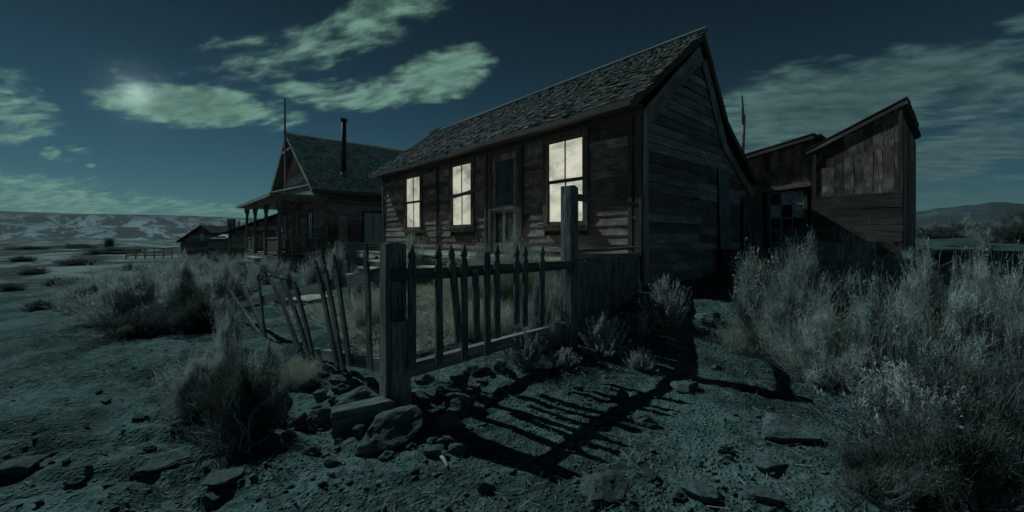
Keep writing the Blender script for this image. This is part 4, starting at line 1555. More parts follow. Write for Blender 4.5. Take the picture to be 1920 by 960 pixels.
# ------------------------------------------------------------------ far buildings
def far_buildings():
    # low lean-to behind the porch
    y0 = 22.5
    root = empty('lean_to_shed', (-14.2, y0, h1(-14.2, y0)))
    tag(root, 'low lean-to shed with a sloping roof beyond the porch', 'shed')
    ox, oz = -14.2, root.location.z
    prof = [(-16.0, -.6), (-16.0, 1.55), (-12.5, 2.75), (-12.5, -.6)]
    body = MB().prism([(u - ox, z - oz) for u, z in prof], .05, 3.5, 'y').build('wall', M['inner'], root)
    clapboards(body, M['far_siding'], (0, -1, 0), lambda u, o, z: (u - ox, .05 - o, z - oz), lambda a, b: [(max(-16.0, -16 + (b - 1.55) * 2.9), -12.5)], -.5, 2.7, .24, seg=(2, 4))
    MB().prism([(u - ox, z - oz) for u, z in ((-16.3, 1.50), (-12.3, 2.90), (-12.3, 2.82), (-16.3, 1.42))], -.2, 3.7, 'y').build('roof', M['roofdeck'], root)
    plank('corner_post', root, (-15.95 - ox, -.03, -.6 - oz), (-15.95 - ox, -.03, 1.5 - oz), .1, .06, (0, -1, 0), M['gable'])
    # far house
    Y = 38.0
    k = Y / FPX
    X = lambda px: (px - CX) * k
    Zp = lambda py: EYE + (HZ - py) * k
    g = h1(X(380), Y)
    root = empty('gabled_cottage', (X(380), Y, g))
    tag(root, 'small distant gabled house with a brick chimney and several stove pipes', 'house')
    o = root.location
    gp = [(X(338), g - .5), (X(338), Zp(452)), (X(380), Zp(424)), (X(398), Zp(437)), (X(398), g - .5)]
    body = MB().prism([(u - o.x, z - o.z) for u, z in gp], .05, 7, 'y').build('wall', M['inner'], root)

    def sp(a, b):
        lo, hi = X(338), X(398)
        if b > Zp(452):
            lo = X(338) + (b - Zp(452)) * (X(380) - X(338)) / (Zp(424) - Zp(452))
        if b > Zp(437):
            hi = X(398) - (b - Zp(437)) * (X(398) - X(380)) / (Zp(424) - Zp(437))
        return [(lo, hi)] if hi > lo + .1 else []
    clapboards(body, M['far_siding'], (0, -1, 0), lambda u, q, z: (u - o.x, .05 - q, z - o.z), sp, g, Zp(425), .28, seg=(3, 5), thick=.03)
    rf = MB()
    for pa, pb in (((X(380), Zp(424)), (X(334), Zp(455))), ((X(380), Zp(424)), (X(400), Zp(438)))):
        rf.prism([(pa[0] - o.x, pa[1] + .10 - o.z), (pb[0] - o.x, pb[1] + .10 - o.z), (pb[0] - o.x, pb[1] - o.z), (pa[0] - o.x, pa[1] - o.z)], -.3, 7.2, 'y')
    roof = rf.build('roof', M['roofdeck'], root)
    MB().box(X(374) - o.x, X(384) - o.x, -.03, .05, Zp(452) - o.z, Zp(437) - o.z).build('window', M['trim'], root)
    w = MB()
    for c in range(3):
        for r in range(3):
            x0, x1 = X(374.8) + (X(383.2) - X(374.8)) * c / 3, X(374.8) + (X(383.2) - X(374.8)) * (c + 1) / 3
            z0, z1 = Zp(451) + (Zp(438) - Zp(451)) * r / 3, Zp(451) + (Zp(438) - Zp(451)) * (r + 1) / 3
            MB().box(x0 + .02 - o.x, x1 - .02 - o.x, -.045, -.035, z0 + .02 - o.z, z1 - .02 - o.z).build('pane', M['curtain'], root)
    # side wings
    MB().box(X(328) - o.x, X(345) - o.x, 1.0, 5, g - .4 - o.z, Zp(452) - o.z).build('side_wing', M['far_plain'], root)
    MB().prism([(.6, Zp(452) - o.z), (3, Zp(434) - o.z), (5.2, Zp(452) - o.z)], X(325) - o.x, X(368) - o.x, 'x').build('side_roof', M['roofdeck'], root)
    wing = MB().box(X(398.5) - o.x, X(432) - o.x, -.6, 5, g - .4 - o.z, Zp(446) - o.z).build('front_wing', M['far_plain'], root)
    z = g
    while z < Zp(447):
        plank('clapboard', wing, (X(398.5) - o.x, -.62, z + .13 - o.z), (X(432) - o.x, -.62, z + .13 - o.z), .29, .03, (0, -1, .12), M['far_siding'])
        z += .27
    MB().prism([(-.9, Zp(447) - o.z), (2.5, Zp(433) - o.z), (5.3, Zp(447) - o.z)], X(392) - o.x, X(434) - o.x, 'x').build('wing_roof', M['lroof'], root)
    MB().box(X(381) - o.x, X(390) - o.x, 3.2, 3.8, Zp(430) - o.z, Zp(410) - o.z).box(X(380.3) - o.x, X(390.7) - o.x, 3.15, 3.85, Zp(410) - o.z, Zp(408) - o.z).build('chimney', M['far_plain'], root)
    for px, t in ((398, 408), (407.5, 411), (429, 416)):
        MB().tube([(X(px) - o.x, 3, Zp(436) - o.z), (X(px) - o.x, 3, Zp(t) - o.z)], .075, 10).build('stove_pipe', M['tin'] if px == 407.5 else M['iron'], root)
    MB().tube([(X(425) - o.x, 3.4, Zp(436) - o.z), (X(425) - o.x, 3.4, Zp(406) - o.z)], .035, 6).build('mast', M['iron'], root)
    # rail fence left of it
    a, b = spot(236, 486), spot(322, 484)
    root = empty('rail_fence', tuple((a + b) / 2))
    tag(root, 'distant post and rail fence beside the small far house', 'fence')
    for k in range(6):
        p = a.lerp(b, k / 5)
        zb = h1(p.x, p.y)
        q = Vector((p.x, p.y, zb)) - root.location
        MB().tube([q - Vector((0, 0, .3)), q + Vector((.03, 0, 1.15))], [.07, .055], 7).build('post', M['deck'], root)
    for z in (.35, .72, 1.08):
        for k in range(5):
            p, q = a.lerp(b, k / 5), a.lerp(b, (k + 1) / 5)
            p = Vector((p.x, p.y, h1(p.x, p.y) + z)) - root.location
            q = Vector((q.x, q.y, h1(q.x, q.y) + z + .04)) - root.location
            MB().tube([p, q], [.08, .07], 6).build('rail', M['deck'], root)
    # low dark plank bin right of the shed
    p = spot(1790, 545)
    Yb = 9.5
    x0 = (1738 - CX) / FPX * Yb
    x1 = (1850 - CX) / FPX * Yb
    root = empty('plank_bin', ((x0 + x1) / 2, Yb, h1((x0 + x1) / 2, Yb)))
    tag(root, 'low dark plank bin standing in the brush beside the shed', 'bin')
    o = root.location
    zt = EYE - 22 / FPX * Yb
    for k in range(4):
        z = zt - .11 - k * .2
        plank('bin_board', root, (x0 - o.x, 0, z - o.z), (x1 - o.x, .1, z - o.z), .19, .03, (0, -1, 0), M['gable'])
        plank('bin_board', root, (x0 - o.x, .03, z - o.z), (x0 - .3 - o.x, 1.1, z - o.z), .19, .03, (-1, -.2, 0), M['gable'])
        plank('bin_board', root, (x1 - o.x, .1, z - o.z), (x1 + .2 - o.x, 1.2, z - o.z), .19, .03, (1, -.2, 0), M['gable'])
        plank('bin_board', root, (x0 - .3 - o.x, 1.12, z - o.z), (x1 + .2 - o.x, 1.22, z - o.z), .19, .03, (0, 1, 0), M['gable'])
    for x in (x0, x1):
        plank('bin_post', root, (x - o.x, -.05, -.1), (x - o.x, -.05, zt + .03 - o.z), .1, .07, (0, -1, 0), M['gable'])


far_buildings()


# ------------------------------------------------------------------ stones
def rock_mesh(seed, sub=4):
    import bmesh
    rr = np.random.default_rng(seed)
    bm = bmesh.new()
    bmesh.ops.create_icosphere(bm, subdivisions=sub, radius=1.0)
    V = np.array([v.co[:] for v in bm.verts])
    nP = rr.integers(7, 12)
    for _ in range(nP):
        n = rr.normal(size=3)
        n /= np.linalg.norm(n)
        dd = rr.uniform(.36, .8)
        t = V @ n - dd
        V = V - np.outer(np.clip(t, 0, None) * .96, n)
    from mathutils import noise as mn
    for i in range(len(V)):
        v = Vector(V[i])
        q = v + Vector((seed * 3.1, seed * 1.7, 0))
        d = .16 * mn.noise(q * 1.7) + .085 * mn.noise(q * 4.1) + .05 * abs(mn.noise(q * 8.7)) + .03 * mn.noise(q * 17)
        V[i] = V[i] * (1 + d)
    V = V / np.abs(V).max(0)
    for v, c in zip(bm.verts, V):
        v.co = c
    me = bpy.data.meshes.new('rock')
    bm.to_mesh(me)
    bm.free()
    me.materials.append(M['rock'])
    return me


ROCKS = [rock_mesh(100 + i) for i in range(10)]


def rock(px, py, wpx, hpx, label, group=None, k=None, rz=None, tilt=(0, 0), flat=1.0, sink=.3, name='rock'):
    p = spot(px, py + hpx * .35)
    s = p.y / FPX
    o = bpy.data.objects.new(name, ROCKS[random.randrange(10) if k is None else k])
    COL.objects.link(o)
    w, h = wpx * s / 2, max(hpx * s / 2, .012)
    o.scale = (w, max(w * .75, h), h * 1.15 * flat)
    o.rotation_euler = (R(tilt[0]), R(tilt[1]), R(random.uniform(0, 25) if rz is None else rz))
    o.location = (p.x, p.y + w * .35, h1(p.x, p.y + w * .35) + h * (1 - sink) * .75)
    tag(o, label, 'rock', group)
    return o


def stones():
    G = 'loose stones round the corner post'
    rock(722, 815, 140, 62, 'large wedge shaped boulder with a pale sloping face before the timber block', k=1, rz=20, tilt=(10, -14))
    rock(774, 752, 60, 46, 'rounded grey rock wedged against the right of the corner post', k=3)
    rock(668, 746, 88, 38, 'broad low rock leaning behind the timber block', k=2, rz=8)
    rock(868, 762, 74, 38, 'flat topped rock at the edge of the rubble by the slat shadows', k=4)
    rock(843, 798, 58, 40, 'angular rock right of the large wedge boulder', k=5)
    rock(864, 716, 44, 42, 'upright dark stone below the pickets of the fence', k=6)
    rock(884, 694, 36, 28, 'dark stone in the little row under the fence rail, nearest the post', k=7)
    rock(913, 694, 28, 24, 'middle stone in the little row under the fence rail', k=8)
    rock(940, 686, 34, 42, 'tallest stone at the end of the row under the fence', k=9)
    rock(958, 703, 20, 14, 'small stone at the tip of the row under the fence', k=0)
    rock(516, 770, 44, 62, 'thin dark slab standing on edge beside the left bush', k=1, tilt=(-25, 20))
    rock(554, 790, 40, 40, 'tilted flat slab leaning in front of the standing slab', k=2, tilt=(35, 25))
    rock(540, 818, 30, 26, 'small dark slab at the foot of the tilted slab', k=3)
    rock(500, 826, 40, 22, 'low bluish stone left of the slabs', k=4)
    rock(672, 812, 28, 24, 'small block stone in front of the timber block', k=6)
    rock(632, 830, 22, 18, 'rounded small stone left of the large wedge boulder', k=7)
    rock(640, 720, 52, 26, 'low stone under the leaning slats left of the post', k=8)
    for (px, py, w, h) in ((600, 742, 30, 18), (578, 725, 34, 16), (560, 705, 30, 14), (606, 702, 26, 16), (690, 714, 28, 16), (795, 712, 40, 20), (820, 727, 46, 18),
                           (846, 745, 22, 14), (800, 795, 20, 14), (885, 735, 26, 16), (905, 718, 30, 12), (590, 770, 26, 14), (612, 800, 22, 12), (580, 846, 40, 16),
                           (620, 868, 36, 16), (770, 840, 22, 14), (812, 828, 26, 12), (720, 765, 20, 16), (748, 782, 22, 14), (655, 700, 22, 14), (530, 712, 24, 12)):
        rock(px, py, w, h, 'small angular stone lying in the rubble at the corner post', G)
    rock(806, 742, 54, 30, 'flat grey slab just right of the corner post foot', k=9, tilt=(8, 6))
    rock(838, 730, 50, 24, 'thin flat slab lying under the second picket', k=1, tilt=(-6, 8))
    rock(902, 752, 48, 26, 'outermost flat slab of the rubble toward the slat shadows', k=2, tilt=(5, -8))
    rock(790, 795, 46, 30, 'blocky stone between the wedge boulder and the corner post', k=5, tilt=(10, 4))
    rock(596, 785, 54, 28, 'flat slab left of the timber block', k=4, tilt=(-8, 10))
    for _ in range(46):
        px, py = random.gauss(740, 105), random.gauss(775, 48)
        if not (560 < px < 960 and 690 < py < 880) or (py > 800 and px > 870):
            continue
        w = random.uniform(14, 40) * (py / 780) ** 2
        rock(px, py, w, w * random.uniform(.4, .75), 'small angular stone lying in the rubble at the corner post', G, tilt=(random.uniform(-25, 25), random.uniform(-25, 25)))
    # path
    rock(1214, 794, 44, 22, 'pale flat stone alone in the middle of the dirt path', k=2, rz=-10)
    rock(1484, 815, 120, 44, 'long low rock at the foot of the right hand brush', k=5, rz=8, flat=.9)
    rock(1294, 728, 64, 18, 'flat half buried rock on the path before the gable', k=4)
    rock(1162, 745, 44, 20, 'dark lumpy rock lying in the shadow of the pickets', k=6)
    rock(1130, 915, 120, 46, 'big half buried pale boulder at the bottom of the path', k=1, rz=30, flat=.8, sink=.85)
    rock(1330, 925, 90, 40, 'rough boulder half sunk in the near path, right of the pale one', k=8, rz=-20, flat=.8, sink=.85)
    rock(1440, 930, 85, 42, 'cracked boulder half sunk beside the near right brush', k=9, rz=12, flat=.8, sink=.85)
    rock(1450, 878, 70, 30, 'low rounded rock between path and brush', k=3, sink=.4)
    rock(1210, 893, 55, 24, 'dark stone just behind the big pale boulder', k=7, sink=.4)
    rock(908, 916, 40, 26, 'small dark stone near the bottom edge of the path', k=0)
    rock(1345, 690, 22, 12, 'small pale stone by the shadow below the gable', k=2)
    rock(1338, 600, 60, 26, 'dark flat stone near the tub at the gable foot', k=4)
    G2 = 'small stones scattered on the path'
    for _ in range(34):
        px, py = random.uniform(960, 1500), random.uniform(690, 945)
        if px > 1420 and py < 770:
            continue
        w = random.uniform(8, 22) * (py / 800) ** 2
        rock(px, py, w, w * .5, 'small loose stone scattered on the dirt path', G2)
    # left foreground
    rock(20, 880, 80, 40, 'dark angular boulder at the bottom left corner', k=6, sink=.8, flat=.7)
    rock(290, 872, 90, 26, 'layered rock ledge breaking through the ground below the left bush', k=1, rz=28, tilt=(0, -10), sink=.9, flat=.8)
    rock(420, 905, 90, 24, 'tilted rock ledge near the bottom, right of the layered one', k=8, rz=30, tilt=(0, -8), sink=.9, flat=.8)
    rock(400, 945, 60, 30, 'pale stone cut by the bottom edge of the picture', k=9, sink=.75)
    G3 = 'small stones on the left slope'
    for _ in range(30):
        px, py = random.uniform(10, 520), random.uniform(650, 950)
        w = random.uniform(8, 26) * (py / 800) ** 2
        rock(px, py, w, w * .42, 'small flat stone scattered on the bare left slope', G3)


stones()


# ------------------------------------------------------------------ plants
def ribbons(P0, P1, w0, w1, rr, mid=None):
    """one quad (or two with a mid point) per ribbon; arrays (n,3); returns V, F"""
    n = len(P0)
    ax = P1 - P0
    rv = rr.normal(size=(n, 3))
    s = np.cross(ax, rv)
    s /= np.linalg.norm(s, axis=1)[:, None] + 1e-9
    w0 = np.broadcast_to(w0, (n,))[:, None]
    w1 = np.broadcast_to(w1, (n,))[:, None]
    if mid is None:
        V = np.stack([P0 - s * w0, P0 + s * w0, P1 + s * w1, P1 - s * w1], 1).reshape(-1, 3)
        F = np.arange(n * 4).reshape(n, 4)
        return V, F
    wm = (w0 + w1) / 2
    V = np.stack([P0 - s * w0, P0 + s * w0, mid + s * wm, mid - s * wm, P1 + s * w1, P1 - s * w1], 1).reshape(-1, 3)
    b = np.arange(n)[:, None] * 6
    F = np.concatenate([b + np.array([[0, 1, 2, 3]]), b + np.array([[3, 2, 4, 5]])], 0)
    return V, F


def merge(parts):
    V, F, b = [], [], 0
    for v, f in parts:
        V.append(v)
        F.append(f + b)
        b += len(v)
    return np.concatenate(V), np.concatenate(F)


def make_bush(kind, seed):
    """unit plant: radius about 1 sideways, height 1. returns dict part -> mesh"""
    rr = np.random.default_rng(seed)
    out = {}
    if kind in ('brush', 'loose', 'dark'):
        n = {'brush': 2200, 'loose': 1100, 'dark': 1500}[kind]
        th = np.abs(rr.normal(0, .78 if kind != 'loose' else .5, n)).clip(0, 1.45)
        ph = rr.uniform(0, 2 * np.pi, n)
        ncl = {'brush': 46, 'loose': 30, 'dark': 40}[kind]
        ci = rr.integers(0, ncl, n)
        th = (np.abs(rr.normal(0, .8 if kind != 'loose' else .52, ncl)).clip(0, 1.35)[ci] + rr.normal(0, .10, n))
        ph = rr.uniform(0, 2 * np.pi, ncl)[ci] + rr.normal(0, .13, n) / np.maximum(np.sin(np.abs(th)), .35)
        th = np.abs(th).clip(0, 1.5)
        clen = rr.uniform(.72, 1.12, ncl)[ci]
        lump = 1 + .34 * np.sin(ph * 3 + seed) * np.sin(th * 4 + seed * 2) + .16 * np.sin(ph * 7 + seed)
        tip = np.stack([np.sin(th) * np.cos(ph), np.sin(th) * np.sin(ph), np.cos(th) ** .8], 1) * ((.45 + .5 * rr.beta(4, 2, n)) * 1.05 * lump * clen)[:, None]
        tip[:, 2] = np.maximum(tip[:, 2], .05)
        a = rr.uniform(0, 2 * np.pi, n)
        rad = .30 * np.sqrt(rr.uniform(0, 1, n))
        base = np.stack([rad * np.cos(a), rad * np.sin(a), np.zeros(n) - .03], 1) + tip * np.array([.18, .18, 0])
        mid = base * .45 + tip * .55 + np.stack([tip[:, 0] * .10, tip[:, 1] * .10, -tip[:, 2] * .06], 1) + rr.normal(0, .03, (n, 3))
        parts = [ribbons(base, tip, .0034, .0014, rr, mid)]
        # twigs, mostly in the outer half
        k = {'brush': 16000, 'loose': 7000, 'dark': 14000}[kind]
        i = rr.integers(0, n, k)
        t = rr.beta(3.2, 1.6, k)[:, None]
        q = mid[i] + (tip[i] - mid[i]) * ((t - .45) / .55) if False else np.where(t > .5, mid[i] + (tip[i] - mid[i]) * (t - .5) * 2, base[i] + (mid[i] - base[i]) * t * 2)
        dirn = (tip[i] - mid[i])
        dirn /= np.linalg.norm(dirn, axis=1)[:, None] + 1e-9
        dv = dirn * .8 + rr.normal(0, .5, (k, 3)) + np.array([0, 0, .2])
        dv /= np.linalg.norm(dv, axis=1)[:, None]
        L = rr.uniform(.04, .15, k)[:, None]
        parts.append(ribbons(q, q + dv * L, .0027, .0012, rr))
        # leaflets
        k2 = k // 2
        i = rr.integers(0, len(q), k2)
        c0 = q[i] + dv[i] * L[i] * rr.uniform(.2, 1, k2)[:, None]
        d2 = rr.normal(0, 1, (k2, 3)) + np.array([0, 0, .5])
        d2 /= np.linalg.norm(d2, axis=1)[:, None]
        parts.append(ribbons(c0, c0 + d2 * rr.uniform(.018, .04, k2)[:, None], .0034, .0045, rr))
        V, F = merge(parts)
        out['foliage'] = np_mesh('foliage', V, F)
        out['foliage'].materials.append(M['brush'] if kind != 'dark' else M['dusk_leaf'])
        if kind == 'loose':
            j = rr.integers(0, n, 260)
            c = tip[j] + rr.normal(0, .01, (260, 3))
            parts = []
            for _ in range(7):
                dv = rr.normal(0, 1, (260, 3)) + np.array([0, 0, .6])
                dv /= np.linalg.norm(dv, axis=1)[:, None]
                parts.append(ribbons(c - dv * .004, c + dv * .022, .006, .009, rr))
            V, F = merge(parts)
            out['seed_heads'] = np_mesh('seed_heads', V, F)
            out['seed_heads'].materials.append(M['head'])
    elif kind == 'sage':
        n = 190
        th = np.abs(rr.normal(0, .6, n)).clip(0, 1.3)
        ph = rr.uniform(0, 2 * np.pi, n)
        tip = np.stack([np.sin(th) * np.cos(ph), np.sin(th) * np.sin(ph), np.cos(th)], 1) * rr.uniform(.55, 1.05, n)[:, None]
        tip[:, 2] = np.maximum(tip[:, 2], .06)
        base = tip * .08 - np.array([0, 0, .03])
        mid = base * .5 + tip * .5 + np.stack([tip[:, 0] * .16, tip[:, 1] * .16, -tip[:, 2] * .10], 1)
        parts = [ribbons(base, tip, .009, .003, rr, mid)]
        per = 46
        i = np.repeat(np.arange(n), per)
        t = rr.uniform(.38, 1.0, n * per)[:, None]
        q = np.where(t > .5, mid[i] + (tip[i] - mid[i]) * (t - .5) * 2, base[i] + (mid[i] - base[i]) * t * 2)
        ax = tip[i] - mid[i]
        ax /= np.linalg.norm(ax, axis=1)[:, None]
        dv = ax * .8 + rr.normal(0, .5, (n * per, 3))
        dv /= np.linalg.norm(dv, axis=1)[:, None]
        L = rr.uniform(.03, .08, n * per)[:, None]
        parts.append(ribbons(q, q + dv * L, .004, .0075, rr))
        V, F = merge(parts)
        out['foliage'] = np_mesh('foliage', V, F)
        out['foliage'].materials.append(M['sage'])
    elif kind == 'grass':
        n = 1300
        a = rr.uniform(0, 2 * np.pi, n)
        rad = .62 * np.sqrt(rr.uniform(0, 1, n))
        base = np.stack([rad * np.cos(a), rad * np.sin(a), np.full(n, -.03)], 1)
        lean = rr.normal(0, .26, (n, 2)) + base[:, :2] * .35
        hgt = rr.uniform(.35, 1.05, n)
        tip = np.stack([base[:, 0] + lean[:, 0], base[:, 1] + lean[:, 1], hgt], 1)
        mid = base * .5 + tip * .5 - np.stack([lean[:, 0] * .25, lean[:, 1] * .25, -hgt * .07], 1)
        parts = [ribbons(base, tip, .0045, .0012, rr, mid)]
        k = 1800
        i = rr.integers(0, n, k)
        q = mid[i] + (tip[i] - mid[i]) * rr.uniform(.2, 1, k)[:, None]
        dv = rr.normal(0, .6, (k, 3)) + np.array([0, 0, .9])
        dv /= np.linalg.norm(dv, axis=1)[:, None]
        parts.append(ribbons(q, q + dv * rr.uniform(.03, .09, k)[:, None], .005, .002, rr))
        V, F = merge(parts)
        out['blades'] = np_mesh('blades', V, F)
        out['blades'].materials.append(M['straw'])
    # woody base
    mb = MB()
    r2 = random.Random(seed)
    for _ in range({'brush': 26, 'loose': 18, 'dark': 26, 'sage': 16, 'grass': 3}[kind]):
        a, t = r2.uniform(0, 6.283), r2.uniform(.3, 1.25)
        L = r2.uniform(.4, .8)
        p = Vector((r2.uniform(-.1, .1), r2.uniform(-.1, .1), -.05))
        pts = [p]
        dv = Vector((math.sin(t) * math.cos(a), math.sin(t) * math.sin(a), math.cos(t)))
        for s in range(4):
            dv = (dv + Vector((r2.gauss(0, .22), r2.gauss(0, .22), r2.gauss(.05, .15)))).normalized()
            pts.append(pts[-1] + dv * L / 4)
        mb.tube(pts, [.014, .011, .009, .006, .003], 4, False)
    me = bpy.data.meshes.new('branches')
    me.from_pydata(mb.V, [], mb.F)
    me.materials.append(M['twig'])
    out['branches'] = me
    return out


def make_dead(seed):
    mb = MB()
    r2 = random.Random(seed)
    for _ in range(34):
        a, t = r2.uniform(0, 6.283), r2.uniform(.15, 1.25)
        dv = Vector((math.sin(t) * math.cos(a), math.sin(t) * math.sin(a), math.cos(t)))
        pts = [Vector((r2.uniform(-.12, .12), r2.uniform(-.12, .12), -.04))]
        L = r2.uniform(.6, 1.15)
        for s in range(7):
            dv = (dv + Vector((r2.gauss(0, .26), r2.gauss(0, .26), r2.gauss(.0, .18)))).normalized()
            pts.append(pts[-1] + dv * L / 7)
        mb.tube(pts, [.017, .014, .012, .010, .008, .006, .004, .002], 5, False)
        for _ in range(3):
            k = r2.randrange(3, 7)
            q = [pts[k]]
            d2 = (dv + Vector((r2.gauss(0, .6), r2.gauss(0, .6), r2.gauss(.2, .4)))).normalized()
            for s in range(3):
                d2 = (d2 + Vector((r2.gauss(0, .25), r2.gauss(0, .25), r2.gauss(0, .2)))).normalized()
                q.append(q[-1] + d2 * .10)
            mb.tube(q, [.006, .005, .003, .0015], 4, False)
    me = bpy.data.meshes.new('branches')
    me.from_pydata(mb.V, [], mb.F)
    me.materials.append(M['dead'])
    return {'branches': me}


M['dead'] = leaf_mat('bleached_dead_wood', (.16, .17, .20), (.34, .35, .40), 0)
PLANT = {k: [make_bush(k, s) for s in seeds] for k, seeds in {'brush': (1, 2, 3, 4), 'loose': (11, 12, 13), 'dark': (41, 42), 'sage': (21, 22), 'grass': (31, 32, 33)}.items()}
PLANT['dead'] = [make_dead(51), make_dead(52)]
_pc = [0]


def plant(kind, px, py, wpx, hpx, label, group=None, name=None, at=None, sxy=None):
    """px, py: foot of the plant in the picture; wpx, hpx: its width and height there"""
    p = spot(px, py) if at is None else Vector(at)
    s = p.y / FPX
    w, h = (wpx * s / 2, hpx * s) if sxy is None else sxy
    _pc[0] += 1
    o = empty(name or {'brush': 'rabbitbrush_bush', 'loose': 'flowering_bush', 'dark': 'scrub_bush', 'sage': 'sagebrush_bush', 'grass': 'grass_tuft', 'dead': 'dead_bush'}[kind], (p.x, p.y, p.z - .01), random.uniform(0, 6.28))
    tag(o, label, {'grass': 'grass tuft'}.get(kind, 'bush'), group)
    for nm, me in PLANT[kind][_pc[0] % len(PLANT[kind])].items():
        c = bpy.data.objects.new(nm, me)
        COL.objects.link(c)
        c.parent = o
        c.scale = (w, w * random.uniform(.85, 1.1), h)
    return o


ORD = ('first', 'second', 'third', 'fourth', 'fifth', 'sixth', 'seventh', 'eighth', 'ninth', 'tenth', 'eleventh', 'twelfth')


def plants():
    # right of the path, by the shed
    plant('loose', 1415, 612, 170, 128, 'tall seed-headed bush in front of the twelve pane window')
    plant('brush', 1520, 600, 220, 150, 'big rounded rabbitbrush before the foot of the shed')
    plant('brush', 1610, 590, 170, 120, 'rabbitbrush leaning beside the board at the shed corner')
    plant('sage', 1660, 560, 150, 80, 'spiky bush at the right corner of the shed')
    plant('brush', 1480, 660, 220, 120, 'low rabbitbrush at the turn of the path')
    plant('brush', 1560, 720, 220, 135, 'dark low scrub between path and flowering bush')
    plant('loose', 1640, 740, 260, 190, 'bush with a cluster of pale round flower heads near the path')
    plant('brush', 1740, 700, 300, 185, 'broad pale rabbitbrush right of the flower heads')
    plant('brush', 1850, 690, 280, 180, 'tallest pale rabbitbrush at the right edge')
    plant('sage', 1835, 640, 180, 150, 'spiky pale shoots rising above the right hand brush')
    plant('brush', 1930, 740, 240, 180, 'rabbitbrush cut off by the right edge')
    plant('dead', 1800, 800, 300, 190, 'bleached dead bush with curling bare branches in the right brush')
    plant('dead', 1640, 830, 240, 120, 'tangle of bare branches low in the near right brush')
    plant('sage', 1690, 830, 300, 150, 'dark low bush nearest the path at right')
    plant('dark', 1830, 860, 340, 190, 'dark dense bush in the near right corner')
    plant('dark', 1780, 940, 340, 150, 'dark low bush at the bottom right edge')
    plant('dark', 1640, 920, 240, 90, 'thin dry bush at the bottom beside the path')  # dark foliage here carries the dim corner in its colour
    for (px, py, w, h) in ((1700, 520, 120, 50), (1780, 560, 160, 60), (1870, 560, 160, 70), (1750, 600, 200, 80), (1900, 610, 160, 80)):
        plant('brush', px, py, w, h, 'pale low bush right of the shed, %s from the shed wall' % ORD[[1700, 1750, 1780, 1870, 1900].index(px)], 'low bushes right of the shed')
    # mound behind
    plant('dark', 0, 0, 0, 0, 'big dark round bush on the rise at the far right', at=(27.6, 21, h1(27.6, 21) - .2), sxy=(2.2, 1.5))
    plant('dark', 0, 0, 0, 0, 'lower dark bush beside the big round one at the far right', at=(25.2, 20.5, h1(25.2, 20.5) - .1), sxy=(1.2, .7))
    for k in range(26):
        y = random.uniform(9.8, 21)
        x = y * random.uniform(1.06, 1.34)
        plant('brush' if k % 2 else 'dark', 0, 0, 0, 0, 'small bush dotted on the rise beyond the shed', 'bushes on the right hand rise', at=(x, y, h1(x, y)), sxy=(random.uniform(.6, 1.3), random.uniform(.35, .7)))
    # along the gable and the fence
    plant('sage', 1245, 612, 130, 95, 'pale spiky sagebrush standing below the dark gable wall')
    plant('sage', 1190, 640, 110, 60, 'low sagebrush at the corner of the board fence')
    plant('sage', 1130, 660, 130, 75, 'sprawling sagebrush at the foot of the tall post')
    plant('sage', 1200, 690, 100, 40, 'low spiky tuft on the path in front of the board fence')
    plant('grass', 1400, 655, 130, 50, 'matted dry grass beside the path below the tall bush')
    plant('brush', 1010, 650, 150, 110, 'bush growing through the fence beside the tall post')
    plant('sage', 985, 690, 130, 70, 'spreading sagebrush at the end of the fence stones')
    plant('sage', 1055, 690, 90, 40, 'small spiky tuft right of the fence stones')
    # the yard
    yard = [('grass', 905, 590, 120, 110), ('grass', 950, 585, 110, 115), ('grass', 1000, 580, 100, 120), ('grass', 860, 600, 90, 80), ('loose', 965, 560, 130, 110),
            ('grass', 880, 625, 110, 70), ('grass', 930, 630, 100, 70), ('loose', 900, 565, 110, 100), ('grass', 845, 570, 70, 70), ('grass', 1035, 600, 70, 90)]
    yard.sort(key=lambda q: (q[0], q[1]))
    cnt = {'grass': 0, 'loose': 0}
    for (kd, px, py, w, h) in yard:
        cnt[kd] += 1
        plant(kd, px, py, w, h, ('tall dry grass tuft behind the pointed slats, %s from the corner post' if kd == 'grass' else 'thin dry bush behind the pointed slats, %s from the corner post') % ORD[cnt[kd] - 1],
              'dry plants in the yard')
    g = hl(-4.35, -1.62)
    plant('loose', 0, 0, 0, 0, 'tall flowering plant reaching up before the second window', at=(g.x, g.y, h1(g.x, g.y)), sxy=(.42, 1.05))
    plant('grass', 700, 610, 110, 70, 'dry grass in the yard left of the corner post')
    plant('brush', 665, 585, 110, 70, 'thin bush in the yard behind the leaning slats')
    plant('brush', 730, 590, 90, 60, 'small bush in the yard just behind the corner post')
    plant('loose', 630, 530, 90, 66, 'pale bush with round heads by the short yard fence')
    plant('loose', 590, 545, 90, 60, 'flowering bush before the porch corner')
    # left of the fence
    plant('loose', 430, 655, 100, 76, 'pale flowering bush at the broken end of the fence')
    plant('brush', 505, 695, 90, 46, 'bush at the foot of the leaning slats')
    plant('brush', 425, 765, 160, 112, 'bush in the left foreground beside the rubble')
    plant('dark', 455, 825, 230, 140, 'dark scrub bush low in the left foreground')
    plant('brush', 370, 765, 150, 90, 'bush at the left of the foreground clump')
    plant('dead', 440, 850, 240, 110, 'bare dead twigs under the left foreground bush')
    plant('grass', 560, 720, 90, 50, 'dry grass behind the standing slabs')
    # big brush at left
    big = [(185, 580, 150, 62), (260, 600, 200, 92), (345, 598, 190, 96), (420, 570, 150, 66), (300, 555, 190, 58), (385, 540, 160, 50), (455, 545, 90, 36)]
